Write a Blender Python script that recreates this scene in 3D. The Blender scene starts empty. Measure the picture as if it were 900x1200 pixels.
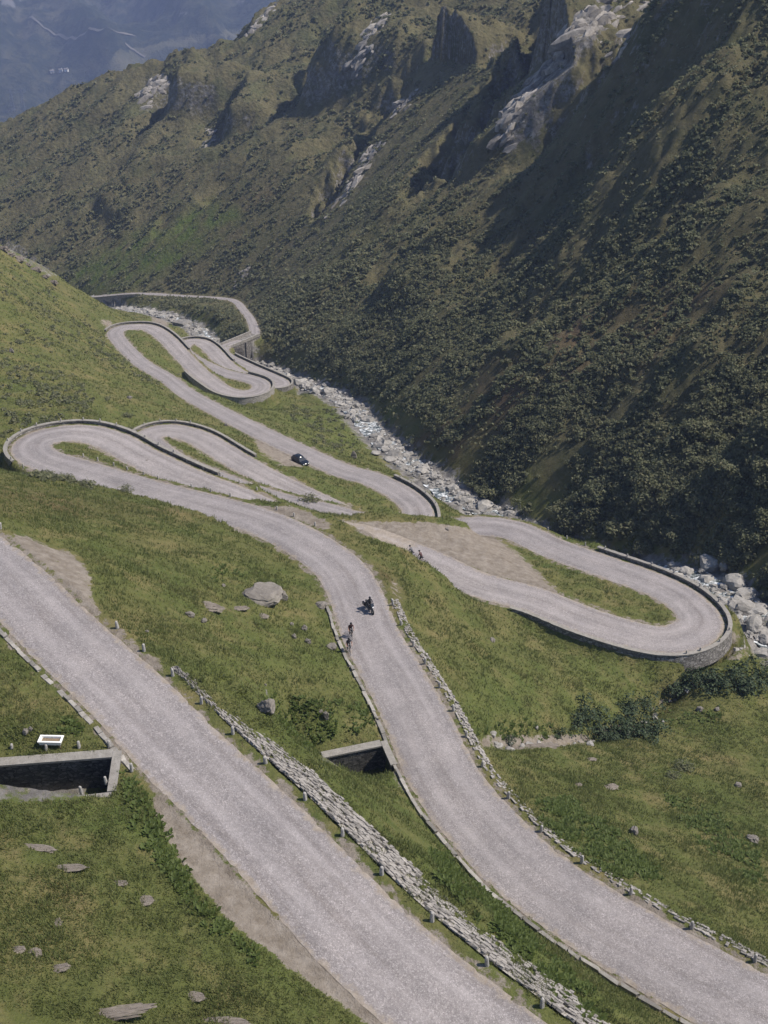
import bpy, bmesh, math, random, time
import numpy as np
from mathutils import Vector, Matrix

T0 = time.time()
def log(*a): print('[%.1fs]' % (time.time() - T0), *a)
rng = np.random.default_rng(11)
random.seed(5)
SC = bpy.context.scene
COL = SC.collection

# ------------------------------------------------------------------ camera model
F = 1287.0
PITCH = math.radians(30.0)
def ray(u, v):
    a = (np.asarray(u, float) - 450) / F
    t = (600 - np.asarray(v, float)) / F
    a, t = np.broadcast_arrays(a, t)
    return np.stack([a, math.cos(PITCH) + t * math.sin(PITCH), -math.sin(PITCH) + t * math.cos(PITCH)], -1)
def at(u, v, h):
    r = ray(u, v)
    return r * (np.asarray(h, float) / -r[..., 2])[..., None]
def seen(x, y, z):
    d = y * math.cos(PITCH) - z * math.sin(PITCH)
    up = y * math.sin(PITCH) + z * math.cos(PITCH)
    d = np.where(d > 1, d, 1)
    return 450 + F * x / d, 600 - F * up / d

# ------------------------------------------------------------------ noise
def _hash(ix, iy, seed):
    h = (ix.astype(np.int64) * 374761393 + iy.astype(np.int64) * 668265263 + seed * 974634777) & 0xFFFFFFFF
    h = ((h ^ (h >> 13)) * 1274126177) & 0xFFFFFFFF
    h = h ^ (h >> 16)
    return h
def noise(x, y, seed=0):
    x0 = np.floor(x); y0 = np.floor(y)
    fx = x - x0; fy = y - y0
    ix = x0.astype(np.int64); iy = y0.astype(np.int64)
    u = fx * fx * fx * (fx * (fx * 6 - 15) + 10); v = fy * fy * fy * (fy * (fy * 6 - 15) + 10)
    def g(dx, dy):
        a = _hash(ix + dx, iy + dy, seed) * (2 * math.pi / 4294967296.0)
        return np.cos(a) * (fx - dx) + np.sin(a) * (fy - dy)
    n = (g(0, 0) * (1 - u) + g(1, 0) * u) * (1 - v) + (g(0, 1) * (1 - u) + g(1, 1) * u) * v
    return n * 1.5
def fbm(x, y, octs=4, seed=0, gain=0.5):
    s = 0; a = 1
    for o in range(octs):
        s = s + a * noise(x, y, seed + o * 17); x, y = 1.63 * x - 1.23 * y + 3.1, 1.23 * x + 1.63 * y - 1.7; a *= gain
    return s
def sstep(a, b, x):
    t = np.clip((x - a) / (b - a), 0, 1)
    return t * t * (3 - 2 * t)

# ------------------------------------------------------------------ mesh helpers
def mesh_np(name, V, Fc, mats, smooth=True, midx=None, attrs=None):
    V = np.asarray(V, np.float32); Fc = np.asarray(Fc, np.int32)
    me = bpy.data.meshes.new(name)
    n, k = Fc.shape
    me.vertices.add(len(V)); me.vertices.foreach_set('co', V.ravel())
    me.loops.add(n * k); me.loops.foreach_set('vertex_index', Fc.ravel())
    me.polygons.add(n); me.polygons.foreach_set('loop_start', np.arange(0, n * k, k, dtype=np.int32))
    me.polygons.foreach_set('loop_total', np.full(n, k, np.int32))
    if midx is not None: me.polygons.foreach_set('material_index', np.asarray(midx, np.int32))
    me.polygons.foreach_set('use_smooth', np.full(n, smooth))
    if not isinstance(mats, (list, tuple)): mats = [mats]
    for m in mats: me.materials.append(m)
    if attrs:
        for an, av in attrs.items():
            a = me.attributes.new(an, 'FLOAT', 'POINT'); a.data.foreach_set('value', np.asarray(av, np.float32).ravel())
    me.update(calc_edges=True)
    return me
def link(name, me, parent=None):
    o = bpy.data.objects.new(name, me); COL.objects.link(o)
    if parent is not None: o.parent = parent
    return o
def tag(o, label=None, cat=None, group=None, kind=None):
    if label: o['label'] = label
    if cat: o['category'] = cat; o['kind'] = 'thing'
    if group: o['group'] = group
    if kind: o['kind'] = kind
    return o
def empty(name, loc, rz=0.0):
    o = bpy.data.objects.new(name, None); COL.objects.link(o)
    o.location = loc; o.rotation_euler = (0, 0, rz); o.empty_display_size = 0.3
    return o
def copy_thing(o, parent=None):
    c = o.copy(); COL.objects.link(c)
    if parent is not None: c.parent = parent
    for ch in list(o.children): copy_thing(ch, c)
    return c
def merge(tv, tf, R, T):
    """N copies of a template (tv, tf) with 3x3 matrices R and offsets T"""
    N = len(T); nv = len(tv)
    V = np.einsum('nij,vj->nvi', R, tv) + T[:, None, :] if tv.ndim == 2 else np.einsum('nij,nvj->nvi', R, tv) + T[:, None, :]
    nv = V.shape[1]
    Fc = tf[None] + (np.arange(N) * nv)[:, None, None]
    return V.reshape(-1, 3), Fc.reshape(-1, tf.shape[1])
def rotz(a):
    c, s = np.cos(a), np.sin(a); z = np.zeros_like(c); o = np.ones_like(c)
    return np.stack([np.stack([c, -s, z], -1), np.stack([s, c, z], -1), np.stack([z, z, o], -1)], -2)
def randrot(n):
    q = rng.normal(size=(n, 4)); q /= np.linalg.norm(q, axis=1)[:, None]
    w, x, y, z = q.T
    return np.stack([np.stack([1-2*(y*y+z*z), 2*(x*y-z*w), 2*(x*z+y*w)], -1),
                     np.stack([2*(x*y+z*w), 1-2*(x*x+z*z), 2*(y*z-x*w)], -1),
                     np.stack([2*(x*z-y*w), 2*(y*z+x*w), 1-2*(x*x+y*y)], -1)], -2)
class MB:
    """collects simple solids into ONE mesh"""
    def __init__(s): s.bm = bmesh.new()
    def box(s, c, size, rot=None, taper=1.0, bev=0.0):
        r = bmesh.ops.create_cube(s.bm, size=1.0)
        vs = r['verts']
        for v in vs:
            k = taper if v.co.z > 0 else 1.0
            v.co = Vector((v.co.x * size[0] * k, v.co.y * size[1] * k, v.co.z * size[2]))
        if bev:
            es = list({e for v in vs for e in v.link_edges})
            b = bmesh.ops.bevel(s.bm, geom=es, offset=bev, segments=2, affect='EDGES', clamp_overlap=True)
            vs = list({v for f in b['faces'] for v in f.verts} | {v for v in vs if v.is_valid})
        M = Matrix.Translation(c) @ (rot.to_4x4() if rot is not None else Matrix())
        bmesh.ops.transform(s.bm, matrix=M, verts=vs)
        return s
    def tube(s, pts, r, n=8, r2=None):
        pts = [Vector(p) for p in pts]
        rings = []
        for i, p in enumerate(pts):
            d = (pts[min(i + 1, len(pts) - 1)] - pts[max(i - 1, 0)]).normalized()
            a = d.orthogonal().normalized() if i == 0 else (rings_a - d * rings_a.dot(d)).normalized()
            rings_a = a
            b = d.cross(a)
            rr = r if r2 is None else r + (r2 - r) * i / (len(pts) - 1)
            rings.append([s.bm.verts.new(p + a * math.cos(2*math.pi*k/n) * rr + b * math.sin(2*math.pi*k/n) * rr) for k in range(n)])
        for A, B in zip(rings, rings[1:]):
            for k in range(n): s.bm.faces.new((A[k], A[(k+1) % n], B[(k+1) % n], B[k]))
        s.bm.faces.new(list(reversed(rings[0]))); s.bm.faces.new(rings[-1])
        return s
    def ring(s, c, R, r, axis='x', n=20, m=6):
        rings = []
        for i in range(n):
            a = 2 * math.pi * i / n; rr = []
            for k in range(m):
                b = 2 * math.pi * k / m
                q = R + r * math.cos(b)
                if axis == 'x': p = Vector((r * math.sin(b), q * math.cos(a), q * math.sin(a)))
                else: p = Vector((q * math.cos(a), q * math.sin(a), r * math.sin(b)))
                rr.append(s.bm.verts.new(p + Vector(c)))
            rings.append(rr)
        for i in range(n):
            A, B = rings[i], rings[(i+1) % n]
            for k in range(m): s.bm.faces.new((A[k], A[(k+1) % m], B[(k+1) % m], B[k]))
        return s
    def ball(s, c, r, sub=2):
        if not hasattr(r, '__len__'): r = (r, r, r)
        q = bmesh.ops.create_icosphere(s.bm, subdivisions=sub, radius=1.0)
        bmesh.ops.transform(s.bm, matrix=Matrix.Translation(c) @ Matrix.Diagonal((*r, 1)), verts=q['verts'])
        return s
    def loft(s, secs):
        rings = [[s.bm.verts.new(p) for p in sec] for sec in secs]
        n = len(rings[0])
        for A, B in zip(rings, rings[1:]):
            for k in range(n): s.bm.faces.new((A[k], A[(k+1) % n], B[(k+1) % n], B[k]))
        s.bm.faces.new(list(reversed(rings[0]))); s.bm.faces.new(rings[-1])
        return s
    def build(s, name, mat, parent=None, smooth=False):
        me = bpy.data.meshes.new(name)
        bmesh.ops.recalc_face_normals(s.bm, faces=s.bm.faces[:])
        s.bm.to_mesh(me); s.bm.free()
        for f in me.polygons: f.use_smooth = smooth
        me.materials.append(mat)
        return link(name, me, parent)

# ------------------------------------------------------------------ materials
def new_mat(name):
    m = bpy.data.materials.new(name); m.use_nodes = True
    nt = m.node_tree; nt.nodes.clear()
    out = nt.nodes.new('ShaderNodeOutputMaterial'); b = nt.nodes.new('ShaderNodeBsdfPrincipled')
    nt.links.new(b.outputs[0], out.inputs[0])
    return m, nt, b
class NT:
    def __init__(s, nt): s.nt = nt; s._pos = None
    def n(s, t, **kw):
        x = s.nt.nodes.new(t)
        for k, v in kw.items(): setattr(x, k, v)
        return x
    def l(s, a, b): s.nt.links.new(a, b)
    def pos(s):
        if s._pos is None: s._pos = s.n('ShaderNodeTexCoord').outputs['Object']
        return s._pos
    def mapped(s, scale=(1, 1, 1), rot=(0, 0, 0)):
        m = s.n('ShaderNodeMapping'); m.inputs['Scale'].default_value = scale; m.inputs['Rotation'].default_value = rot
        s.l(s.pos(), m.inputs['Vector']); return m.outputs[0]
    def noise(s, scale, detail=4, rough=0.55, vec=None, out='Fac'):
        x = s.n('ShaderNodeTexNoise'); x.inputs['Scale'].default_value = scale; x.inputs['Detail'].default_value = detail
        x.inputs['Roughness'].default_value = rough
        s.l(vec if vec is not None else s.pos(), x.inputs['Vector']); return x.outputs[out]
    def voro(s, scale, feature='F1', out='Distance', vec=None, rand=1.0):
        x = s.n('ShaderNodeTexVoronoi', feature=feature); x.inputs['Scale'].default_value = scale
        x.inputs['Randomness'].default_value = rand
        s.l(vec if vec is not None else s.pos(), x.inputs['Vector']); return x.outputs[out]
    def ramp(s, fac, stops, interp='LINEAR'):
        r = s.n('ShaderNodeValToRGB'); r.color_ramp.interpolation = interp
        e = r.color_ramp.elements
        while len(e) < len(stops): e.new(0.5)
        for q, (p, c) in zip(e, stops):
            q.position = p; q.color = (*c, 1) if hasattr(c, '__len__') else (c, c, c, 1)
        s.l(fac, r.inputs[0]); return r.outputs[0]
    def mix(s, fac, a, b, mode='MIX'):
        x = s.n('ShaderNodeMix', data_type='RGBA', blend_type=mode)
        for sock, val in ((x.inputs[0], fac), (x.inputs[6], a), (x.inputs[7], b)):
            if hasattr(val, 'is_output'): s.l(val, sock)
            elif hasattr(val, '__len__'): sock.default_value = (*val, 1)
            else: sock.default_value = val
        return x.outputs[2]
    def math(s, op, a, b=0.5, clamp=False):
        x = s.n('ShaderNodeMath', operation=op); x.use_clamp = clamp
        for sock, val in ((x.inputs[0], a), (x.inputs[1], b)):
            if hasattr(val, 'is_output'): s.l(val, sock)
            else: sock.default_value = val
        return x.outputs[0]
    def attr(s, name):
        return s.n('ShaderNodeAttribute', attribute_name=name).outputs['Fac']
    def bump(s, height, strength=0.5, dist=0.1):
        b = s.n('ShaderNodeBump'); b.inputs['Strength'].default_value = strength; b.inputs['Distance'].default_value = dist
        s.l(height, b.inputs['Height']); return b.outputs[0]

def simple(name, col, rough=0.6, metal=0.0, var=0.0, scale=8.0, bump=0.0):
    m, nt, b = new_mat(name); t = NT(nt)
    b.inputs['Roughness'].default_value = rough; b.inputs['Metallic'].default_value = metal
    if var:
        c = t.ramp(t.noise(scale, 5, 0.6), [(0.3, tuple(x * (1 - var) for x in col)), (0.7, tuple(min(1, x * (1 + var)) for x in col))])
        t.l(c, b.inputs['Base Color'])
        if bump: t.l(t.bump(t.noise(scale * 2, 5, 0.65), bump, 0.05), b.inputs['Normal'])
    else: b.inputs['Base Color'].default_value = (*col, 1)
    return m

def mat_ground():
    m, nt, b = new_mat('meadow_and_slope'); t = NT(nt)
    b.inputs['Roughness'].default_value = 0.95
    b.inputs['Specular IOR Level'].default_value = 0.1
    # meadow grass: greens with straw and mossy patches
    n1 = t.noise(0.09, 5, 0.6); n2 = t.noise(0.55, 6, 0.65); n3 = t.noise(3.2, 5, 0.7)
    g = t.ramp(n2, [(0.25, (0.066, 0.084, 0.027)), (0.48, (0.114, 0.130, 0.043)), (0.62, (0.148, 0.148, 0.058)), (0.8, (0.20, 0.172, 0.083))])
    g2 = t.ramp(n1, [(0.34, (0.060, 0.086, 0.020)), (0.5, (0.100, 0.108, 0.032)), (0.64, (0.165, 0.135, 0.058))])
    g = t.mix(0.45, g, g2)
    g = t.mix(t.ramp(n3, [(0.35, 0.42), (0.62, 0.0)]), g, (0.034, 0.044, 0.014))
    straw = t.ramp(t.noise(0.23, 6, 0.7), [(0.5, 0.0), (0.68, 0.75)])
    g = t.mix(straw, g, (0.19, 0.155, 0.072))
    soil = t.ramp(t.noise(0.5, 8, 0.75), [(0.63, 0.0), (0.72, 0.7)])
    g = t.mix(soil, g, (0.17, 0.13, 0.085))
    # heath and scrub floor on the big slope
    h1 = t.noise(0.05, 6, 0.65); h2 = t.noise(0.3, 6, 0.7)
    sc = t.ramp(h2, [(0.3, (0.060, 0.062, 0.031)), (0.5, (0.108, 0.106, 0.053)), (0.68, (0.16, 0.146, 0.080))])
    sc2 = t.ramp(h1, [(0.35, (0.078, 0.088, 0.042)), (0.52, (0.125, 0.104, 0.060)), (0.66, (0.16, 0.147, 0.078))])
    sc = t.mix(0.5, sc, sc2)
    c = t.mix(t.attr('scrub'), g, sc)
    c = t.mix(t.attr('heath'), c, t.ramp(h2, [(0.3, (0.075, 0.046, 0.030)), (0.7, (0.155, 0.102, 0.062))]))
    c = t.mix(t.attr('lush'), c, t.ramp(n2, [(0.3, (0.062, 0.092, 0.022)), (0.7, (0.112, 0.140, 0.040))]))
    # dirt and gravel
    d = t.ramp(t.noise(1.1, 7, 0.7), [(0.3, (0.15, 0.125, 0.098)), (0.55, (0.235, 0.205, 0.172)), (0.78, (0.32, 0.288, 0.252))])
    dm = t.math('ADD', t.attr('dirt'), t.math('MULTIPLY', t.math('SUBTRACT', t.noise(0.9, 8, 0.78), 0.52), 2.3))
    dm = t.ramp(dm, [(0.42, 0.0), (0.58, 1.0)])
    c = t.mix(dm, c, d)
    # bare rock
    r = t.ramp(t.noise(0.35, 8, 0.72), [(0.28, (0.075, 0.070, 0.066)), (0.5, (0.175, 0.165, 0.155)), (0.75, (0.36, 0.345, 0.325))])
    rm = t.math('ADD', t.attr('rock'), t.math('MULTIPLY', t.math('SUBTRACT', t.noise(0.6, 8, 0.75), 0.5), 1.5))
    rm = t.ramp(rm, [(0.46, 0.0), (0.62, 1.0)])
    c = t.mix(rm, c, r)
    t.l(c, b.inputs['Base Color'])
    hgt = t.math('ADD', t.math('MULTIPLY', t.noise(2.6, 6, 0.7), 1.0), t.math('MULTIPLY', t.noise(9.0, 4, 0.7), 0.4))
    b1 = t.n('ShaderNodeBump'); b1.inputs['Strength'].default_value = 0.9; b1.inputs['Distance'].default_value = 1.3
    t.l(t.math('MULTIPLY', t.math('ADD', t.noise(0.55, 7, 0.72), t.math('MULTIPLY', t.voro(0.5), 0.5)), t.attr('scrub')), b1.inputs['Height'])
    b2 = t.n('ShaderNodeBump'); b2.inputs['Strength'].default_value = 0.9; b2.inputs['Distance'].default_value = 0.28
    t.l(hgt, b2.inputs['Height']); t.l(b1.outputs[0], b2.inputs['Normal']); t.l(b2.outputs[0], b.inputs['Normal'])
    return m

def mat_road():
    m, nt, b = new_mat('granite_setts'); t = NT(nt)
    b.inputs['Roughness'].default_value = 0.8
    b.inputs['Specular IOR Level'].default_value = 0.3
    cv = t.n('ShaderNodeCombineXYZ'); t.l(t.attr('along'), cv.inputs[0]); t.l(t.attr('across'), cv.inputs[1]); cv = cv.outputs[0]
    cell = t.voro(11.0, out='Color', vec=cv, rand=.75)
    sep = t.n('ShaderNodeSeparateColor'); t.l(cell, sep.inputs[0])
    c = t.ramp(sep.outputs[0], [(0.0, (0.210, 0.200, 0.201)), (0.35, (0.266, 0.254, 0.255)), (0.75, (0.298, 0.285, 0.286)), (1.0, (0.36, 0.346, 0.347))])
    gap = t.ramp(t.voro(11.0, feature='DISTANCE_TO_EDGE', vec=cv, rand=.75), [(0.03, 1.0), (0.11, 0.0)])
    c = t.mix(t.math('MULTIPLY', gap, 0.42), c, (0.10, 0.092, 0.085))
    big = t.ramp(t.noise(0.22, 6, 0.65), [(0.3, (0.82, 0.80, 0.80)), (0.7, (1.08, 1.04, 1.02))])
    c = t.mix(1.0, c, big, 'MULTIPLY')
    mid = t.ramp(t.noise(1.6, 5, 0.7), [(0.3, (0.86, 0.85, 0.85)), (0.7, (1.07, 1.06, 1.05))])
    c = t.mix(1.0, c, mid, 'MULTIPLY')
    st = t.n('ShaderNodeMapping'); st.inputs['Scale'].default_value = (0.07, 1.3, 1); t.l(cv, st.inputs['Vector'])
    streak = t.ramp(t.noise(1.0, 5, 0.65, vec=st.outputs[0]), [(0.32, (0.80, 0.78, 0.76)), (0.5, (1.0, 1.0, 1.0)), (0.68, (1.13, 1.12, 1.11))])
    c = t.mix(1.0, c, streak, 'MULTIPLY')
    stain = t.ramp(t.noise(0.35, 7, 0.75), [(0.62, 0.0), (0.74, 0.4)])
    c = t.mix(stain, c, (0.20, 0.18, 0.17))
    # sandy, weedy edges
    e = t.math('ADD', t.attr('edge'), t.math('MULTIPLY', t.math('SUBTRACT', t.noise(1.3, 6, 0.75), 0.5), 0.8))
    em = t.ramp(t.math('MAXIMUM', e, t.math('ADD', t.attr('soil'), t.math('MULTIPLY', t.math('SUBTRACT', t.noise(0.9, 6, 0.75), 0.5), 0.7))), [(0.86, 0.0), (1.04, 0.85)])
    c = t.mix(em, c, t.ramp(t.noise(2.0, 5, 0.7), [(0.35, (0.21, 0.172, 0.13)), (0.65, (0.33, 0.285, 0.235))]))
    # wheel lanes
    lane = t.math('MULTIPLY', t.attr('lane'), t.ramp(t.noise(0.5, 4, 0.6), [(0.3, 0.1), (0.7, 0.5)]))
    c = t.mix(lane, c, (0.38, 0.35, 0.345))
    t.l(c, b.inputs['Base Color'])
    t.l(t.bump(t.math('SUBTRACT', sep.outputs[0], gap), 0.5, 0.025), b.inputs['Normal'])
    return m

def mat_masonry(name, lo, mid, hi, scale=2.2, dark=0.05):
    m, nt, b = new_mat(name); t = NT(nt)
    b.inputs['Roughness'].default_value = 0.9
    v = t.mapped((1, 1, 1.8))
    sep = t.n('ShaderNodeSeparateColor'); t.l(t.voro(scale, out='Color', vec=v), sep.inputs[0])
    c = t.ramp(sep.outputs[0], [(0, lo), (0.5, mid), (1, hi)])
    c = t.mix(t.ramp(t.noise(6, 6, 0.7), [(0.35, 0.5), (0.65, 0.0)]), c, lo)
    gap = t.ramp(t.voro(scale, feature='DISTANCE_TO_EDGE', vec=v), [(0.02, 1.0), (0.08, 0.0)])
    c = t.mix(gap, c, (dark, dark * 0.95, dark * 0.85))
    c = t.mix(t.ramp(t.noise(0.9, 5, 0.7), [(0.55, 0.0), (0.75, 0.5)]), c, (0.07, 0.075, 0.035))
    t.l(c, b.inputs['Base Color'])
    t.l(t.bump(t.math('SUBTRACT', t.noise(8, 5, 0.7), gap), 0.8, 0.06), b.inputs['Normal'])
    return m

def mat_stone(name, lo, hi, scale=1.6, moss=0.25, lichen=True):
    m, nt, b = new_mat(name); t = NT(nt)
    b.inputs['Roughness'].default_value = 0.9
    isl = t.n('ShaderNodeNewGeometry').outputs['Random Per Island']
    c = t.ramp(t.noise(scale, 8, 0.72), [(0.28, lo), (0.72, hi)])
    c = t.mix(1.0, c, t.ramp(isl, [(0, 0.62), (0.5, 1.0), (1, 1.25)]), 'MULTIPLY')
    if moss: c = t.mix(t.ramp(t.noise(scale * 0.8, 5, 0.7), [(0.56, 0.0), (0.72, moss * 2)]), c, (0.075, 0.078, 0.035))
    if lichen: c = t.mix(t.ramp(t.voro(scale * 4), [(0.1, 0.3), (0.22, 0.0)]), c, (0.42, 0.41, 0.38))
    t.l(c, b.inputs['Base Color'])
    t.l(t.bump(t.noise(scale * 4, 7, 0.7), 0.7, 0.08), b.inputs['Normal'])
    return m

def mat_leaf(name, cols, trans=0.25, scale=0.12):
    m, nt, b = new_mat(name); t = NT(nt)
    b.inputs['Roughness'].default_value = 0.65
    b.inputs['Specular IOR Level'].default_value = 0.25
    g = t.n('ShaderNodeNewGeometry')
    isl = g.outputs['Random Per Island']
    f = t.math('ADD', t.math('MULTIPLY', isl, 0.40), t.math('MULTIPLY', t.noise(scale, 6, 0.7), 0.70))
    k = len(cols)
    c = t.ramp(f, [(0.15 + 0.75 * i / (k - 1), q) for i, q in enumerate(cols)])
    t.l(c, b.inputs['Base Color'])
    tr = t.n('ShaderNodeBsdfTranslucent'); t.l(c, tr.inputs[0])
    mx = t.n('ShaderNodeMixShader'); mx.inputs[0].default_value = trans
    t.l(b.outputs[0], mx.inputs[1]); t.l(tr.outputs[0], mx.inputs[2])
    out = [n for n in nt.nodes if n.type == 'OUTPUT_MATERIAL'][0]
    t.l(mx.outputs[0], out.inputs[0])
    return m

M = {}
M['ground'] = mat_ground()
M['road'] = mat_road()
M['mason'] = mat_masonry('grey_masonry', (0.12, 0.11, 0.10), (0.23, 0.215, 0.20), (0.36, 0.34, 0.32))
M['mason_dark'] = mat_masonry('dark_wet_masonry', (0.035, 0.033, 0.031), (0.085, 0.08, 0.075), (0.17, 0.16, 0.15), 3.0, 0.014)
M['mason_pale'] = mat_masonry('pale_masonry', (0.24, 0.225, 0.205), (0.34, 0.32, 0.295), (0.44, 0.42, 0.39), 2.4, 0.12)
M['coping'] = mat_stone('coping_stone', (0.18, 0.165, 0.145), (0.33, 0.31, 0.28), 2.0, 0.15)
M['pitch'] = mat_stone('pitching_stone', (0.15, 0.138, 0.126), (0.32, 0.297, 0.272), 3.0, 0.08)
M['post'] = mat_stone('granite_post', (0.26, 0.245, 0.23), (0.45, 0.43, 0.40), 6.0, 0.1)
M['boulder'] = mat_stone('lichen_boulder', (0.12, 0.106, 0.092), (0.30, 0.27, 0.235), 1.3, 0.3)
M['river_stone'] = mat_stone('river_stone', (0.12, 0.114, 0.105), (0.36, 0.342, 0.318), 1.3, 0.04)
M['slab'] = mat_stone('weathered_slab', (0.12, 0.10, 0.082), (0.32, 0.275, 0.23), 1.8, 0.5)
M['scrub'] = mat_leaf('alder_leaves', [(0.085, 0.100, 0.058), (0.145, 0.158, 0.088), (0.195, 0.200, 0.112), (0.25, 0.215, 0.125)], 0.5, 0.09)
M['bush'] = mat_leaf('bush_leaves', [(0.022, 0.036, 0.016), (0.040, 0.060, 0.027), (0.070, 0.092, 0.045)], 0.2, 0.2)
M['weed'] = mat_leaf('dock_leaves', [(0.056, 0.082, 0.018), (0.086, 0.118, 0.028), (0.122, 0.155, 0.044)], 0.4, 0.3)
M['grass'] = mat_leaf('grass_blades', [(0.086, 0.112, 0.034), (0.122, 0.148, 0.046), (0.160, 0.174, 0.062), (0.225, 0.202, 0.095)], 0.45, 0.14)
M['bark'] = simple('bark', (0.09, 0.07, 0.05), 0.9, 0, 0.4, 10)
M['black'] = simple('black_paint', (0.012, 0.012, 0.014), 0.25)
M['carpaint'] = simple('dark_car_paint', (0.010, 0.013, 0.018), 0.18)
M['rubber'] = simple('tyre_rubber', (0.018, 0.018, 0.018), 0.8)
M['glass'] = simple('dark_glass', (0.03, 0.035, 0.042), 0.05)
M['chrome'] = simple('bright_metal', (0.6, 0.6, 0.62), 0.25, 1.0)
M['lamp'] = simple('lamp_glass', (0.75, 0.76, 0.78), 0.1)
M['redlamp'] = simple('red_lamp', (0.35, 0.015, 0.012), 0.15)
M['jacket'] = simple('black_jacket', (0.018, 0.018, 0.022), 0.6)
M['jersey'] = simple('dark_red_jersey', (0.055, 0.018, 0.018), 0.7)
M['jersey2'] = simple('dark_blue_jersey', (0.02, 0.024, 0.04), 0.7)
M['jersey3'] = simple('grey_jersey', (0.10, 0.10, 0.11), 0.7)
M['shorts'] = simple('black_shorts', (0.014, 0.014, 0.016), 0.7)
M['skin'] = simple('skin', (0.36, 0.21, 0.15), 0.55)
M['white'] = simple('white_enamel', (0.80, 0.79, 0.76), 0.35, 0, 0.06, 5)
M['timber'] = simple('weathered_timber', (0.19, 0.14, 0.09), 0.85, 0, 0.35, 12)
M['render'] = simple('white_render', (0.75, 0.74, 0.72), 0.8, 0, 0.05, 1)
M['roof'] = simple('grey_roof', (0.16, 0.14, 0.13), 0.7, 0, 0.2, 1)
M['steel'] = simple('galvanised_steel', (0.16, 0.17, 0.18), 0.5, 0.6)

# ------------------------------------------------------------------ paths
def catmull(P, step):
    P = np.asarray(P, float)
    P = np.concatenate([[2 * P[0] - P[1]], P, [2 * P[-1] - P[-2]]])
    out = []
    for i in range(1, len(P) - 2):
        p0, p1, p2, p3 = P[i - 1:i + 3]
        n = max(2, int(np.linalg.norm(p2 - p1) / step * 2))
        t = np.linspace(0, 1, n, endpoint=False)[:, None]
        out.append(0.5 * ((2 * p1) + (-p0 + p2) * t + (2 * p0 - 5 * p1 + 4 * p2 - p3) * t ** 2 + (-p0 + 3 * p1 - 3 * p2 + p3) * t ** 3))
    out.append(P[-2][None]); out = np.concatenate(out)
    return resample(out, step)
def resample(P, step):
    L = np.concatenate([[0], np.cumsum(np.linalg.norm(np.diff(P[:, :2], axis=0), axis=1))])
    n = int(L[-1] / step) + 1
    s = np.linspace(0, L[-1], n)
    return np.stack([np.interp(s, L, P[:, k]) for k in range(P.shape[1])], -1)
def gsmooth(a, sig):
    r = int(sig * 3) + 1; k = np.exp(-0.5 * (np.arange(-r, r + 1) / sig) ** 2); k /= k.sum()
    ap = np.concatenate([2 * a[0] - a[1:r + 1][::-1], a, 2 * a[-1] - a[-r - 1:-1][::-1]])
    return np.convolve(ap, k, 'valid')
class Path:
    def __init__(s, P, step=0.4, sxy=3.0, sz=12.0, hw=None):
        Q = catmull(P, step)
        Q = np.stack([gsmooth(Q[:, 0], sxy), gsmooth(Q[:, 1], sxy), gsmooth(Q[:, 2], sz)], -1)
        Q = resample(Q, step)
        s.P = Q
        T = np.gradient(Q[:, :2], axis=0); T /= np.linalg.norm(T, axis=1)[:, None]
        s.T = T; s.N = np.stack([-T[:, 1], T[:, 0]], -1)          # N = left of travel
        s.L = np.concatenate([[0], np.cumsum(np.linalg.norm(np.diff(Q[:, :2], axis=0), axis=1))])
        s.hw = np.full(len(Q), 2.8) if hw is None else np.interp(s.L, [a for a, b in hw], [b for a, b in hw])
        s.u, s.v = seen(Q[:, 0], Q[:, 1], Q[:, 2])
    def near(s, u, v, lo=0, hi=1e9):
        m = (s.L >= lo) & (s.L <= hi)
        d = np.where(m, (s.u - u) ** 2 + (s.v - v) ** 2, 1e12)
        return int(np.argmin(d))

MAIN = [(990,1240),(915,1200),(840,1160),(760,1115),(687,1070),(617,1020),(577,980),(537,935),(512,895),(488,840),(458,785),(435,745),(420,705),(400,668),(354,634),(300,609),(240,592),(165,573),(90,550),(50,538),(36,524),(52,512),(95,507),(135,518),(165,535),(225,563),(270,580),(315,600),(350,613),(390,622),(430,629),(468,644),(505,659),(558,684),(625,702),(688,727),(760,748),(800,747),(822,729),(800,702),(760,682),(706,663),(648,642),(605,622),(565,616),(530,619),(495,621),(450,618),(412,609),(385,601),(332,589),(281,573),(239,556),(205,541),(178,522),(172,512),(186,505),(205,505),(235,514),(275,538),(322,564),(385,594),(430,615),(465,624),(488,617),(490,600),(482,588),(463,574),(430,559),(398,550),(335,521),(280,494),(222,463),(197,444),(163,423),(136,394),(141,385),(158,383),(175,384),(194,396),(213,416),(233,436),(250,449),(265,458),(285,462),(303,458),(305,449),(285,442),(262,437),(232,424),(214,411),(218,402),(232,400),(246,408),(262,425),(279,437),(300,446),(322,452),(331,449),(318,442),(290,429.5),(268,418),(261,411),(266,405.5),(285,398),(297,390),(293,375),(285,363),(277,354),(262,350),(215,347),(160,344),(110,348),(60,350)]
def solve_heights(C, i0, h0, g):
    C = np.array(C, float); h = np.full(len(C), float(h0))
    for it in range(300):
        P = at(C[:, 0], C[:, 1], h)
        L = np.concatenate([[0], np.cumsum(np.linalg.norm(np.diff(P[:, :2], axis=0), axis=1))])
        h = h + 0.3 * (h0 + g * (L - L[i0]) - h)
    return at(C[:, 0], C[:, 1], h)
PM = solve_heights(MAIN, 12, 64.0, 0.088)
_tail = [(261,411,127.5),(266,405.5,128.6),(285,398,129.0),(298,391,130.2),(294,375,137.5),(285,363,145),(277,354,150),(262,350,153),(215,347,157),(160,344,161),(110,348,165),(60,350,167)]
PM[-12:] = np.array([at(*q) for q in _tail])
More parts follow.
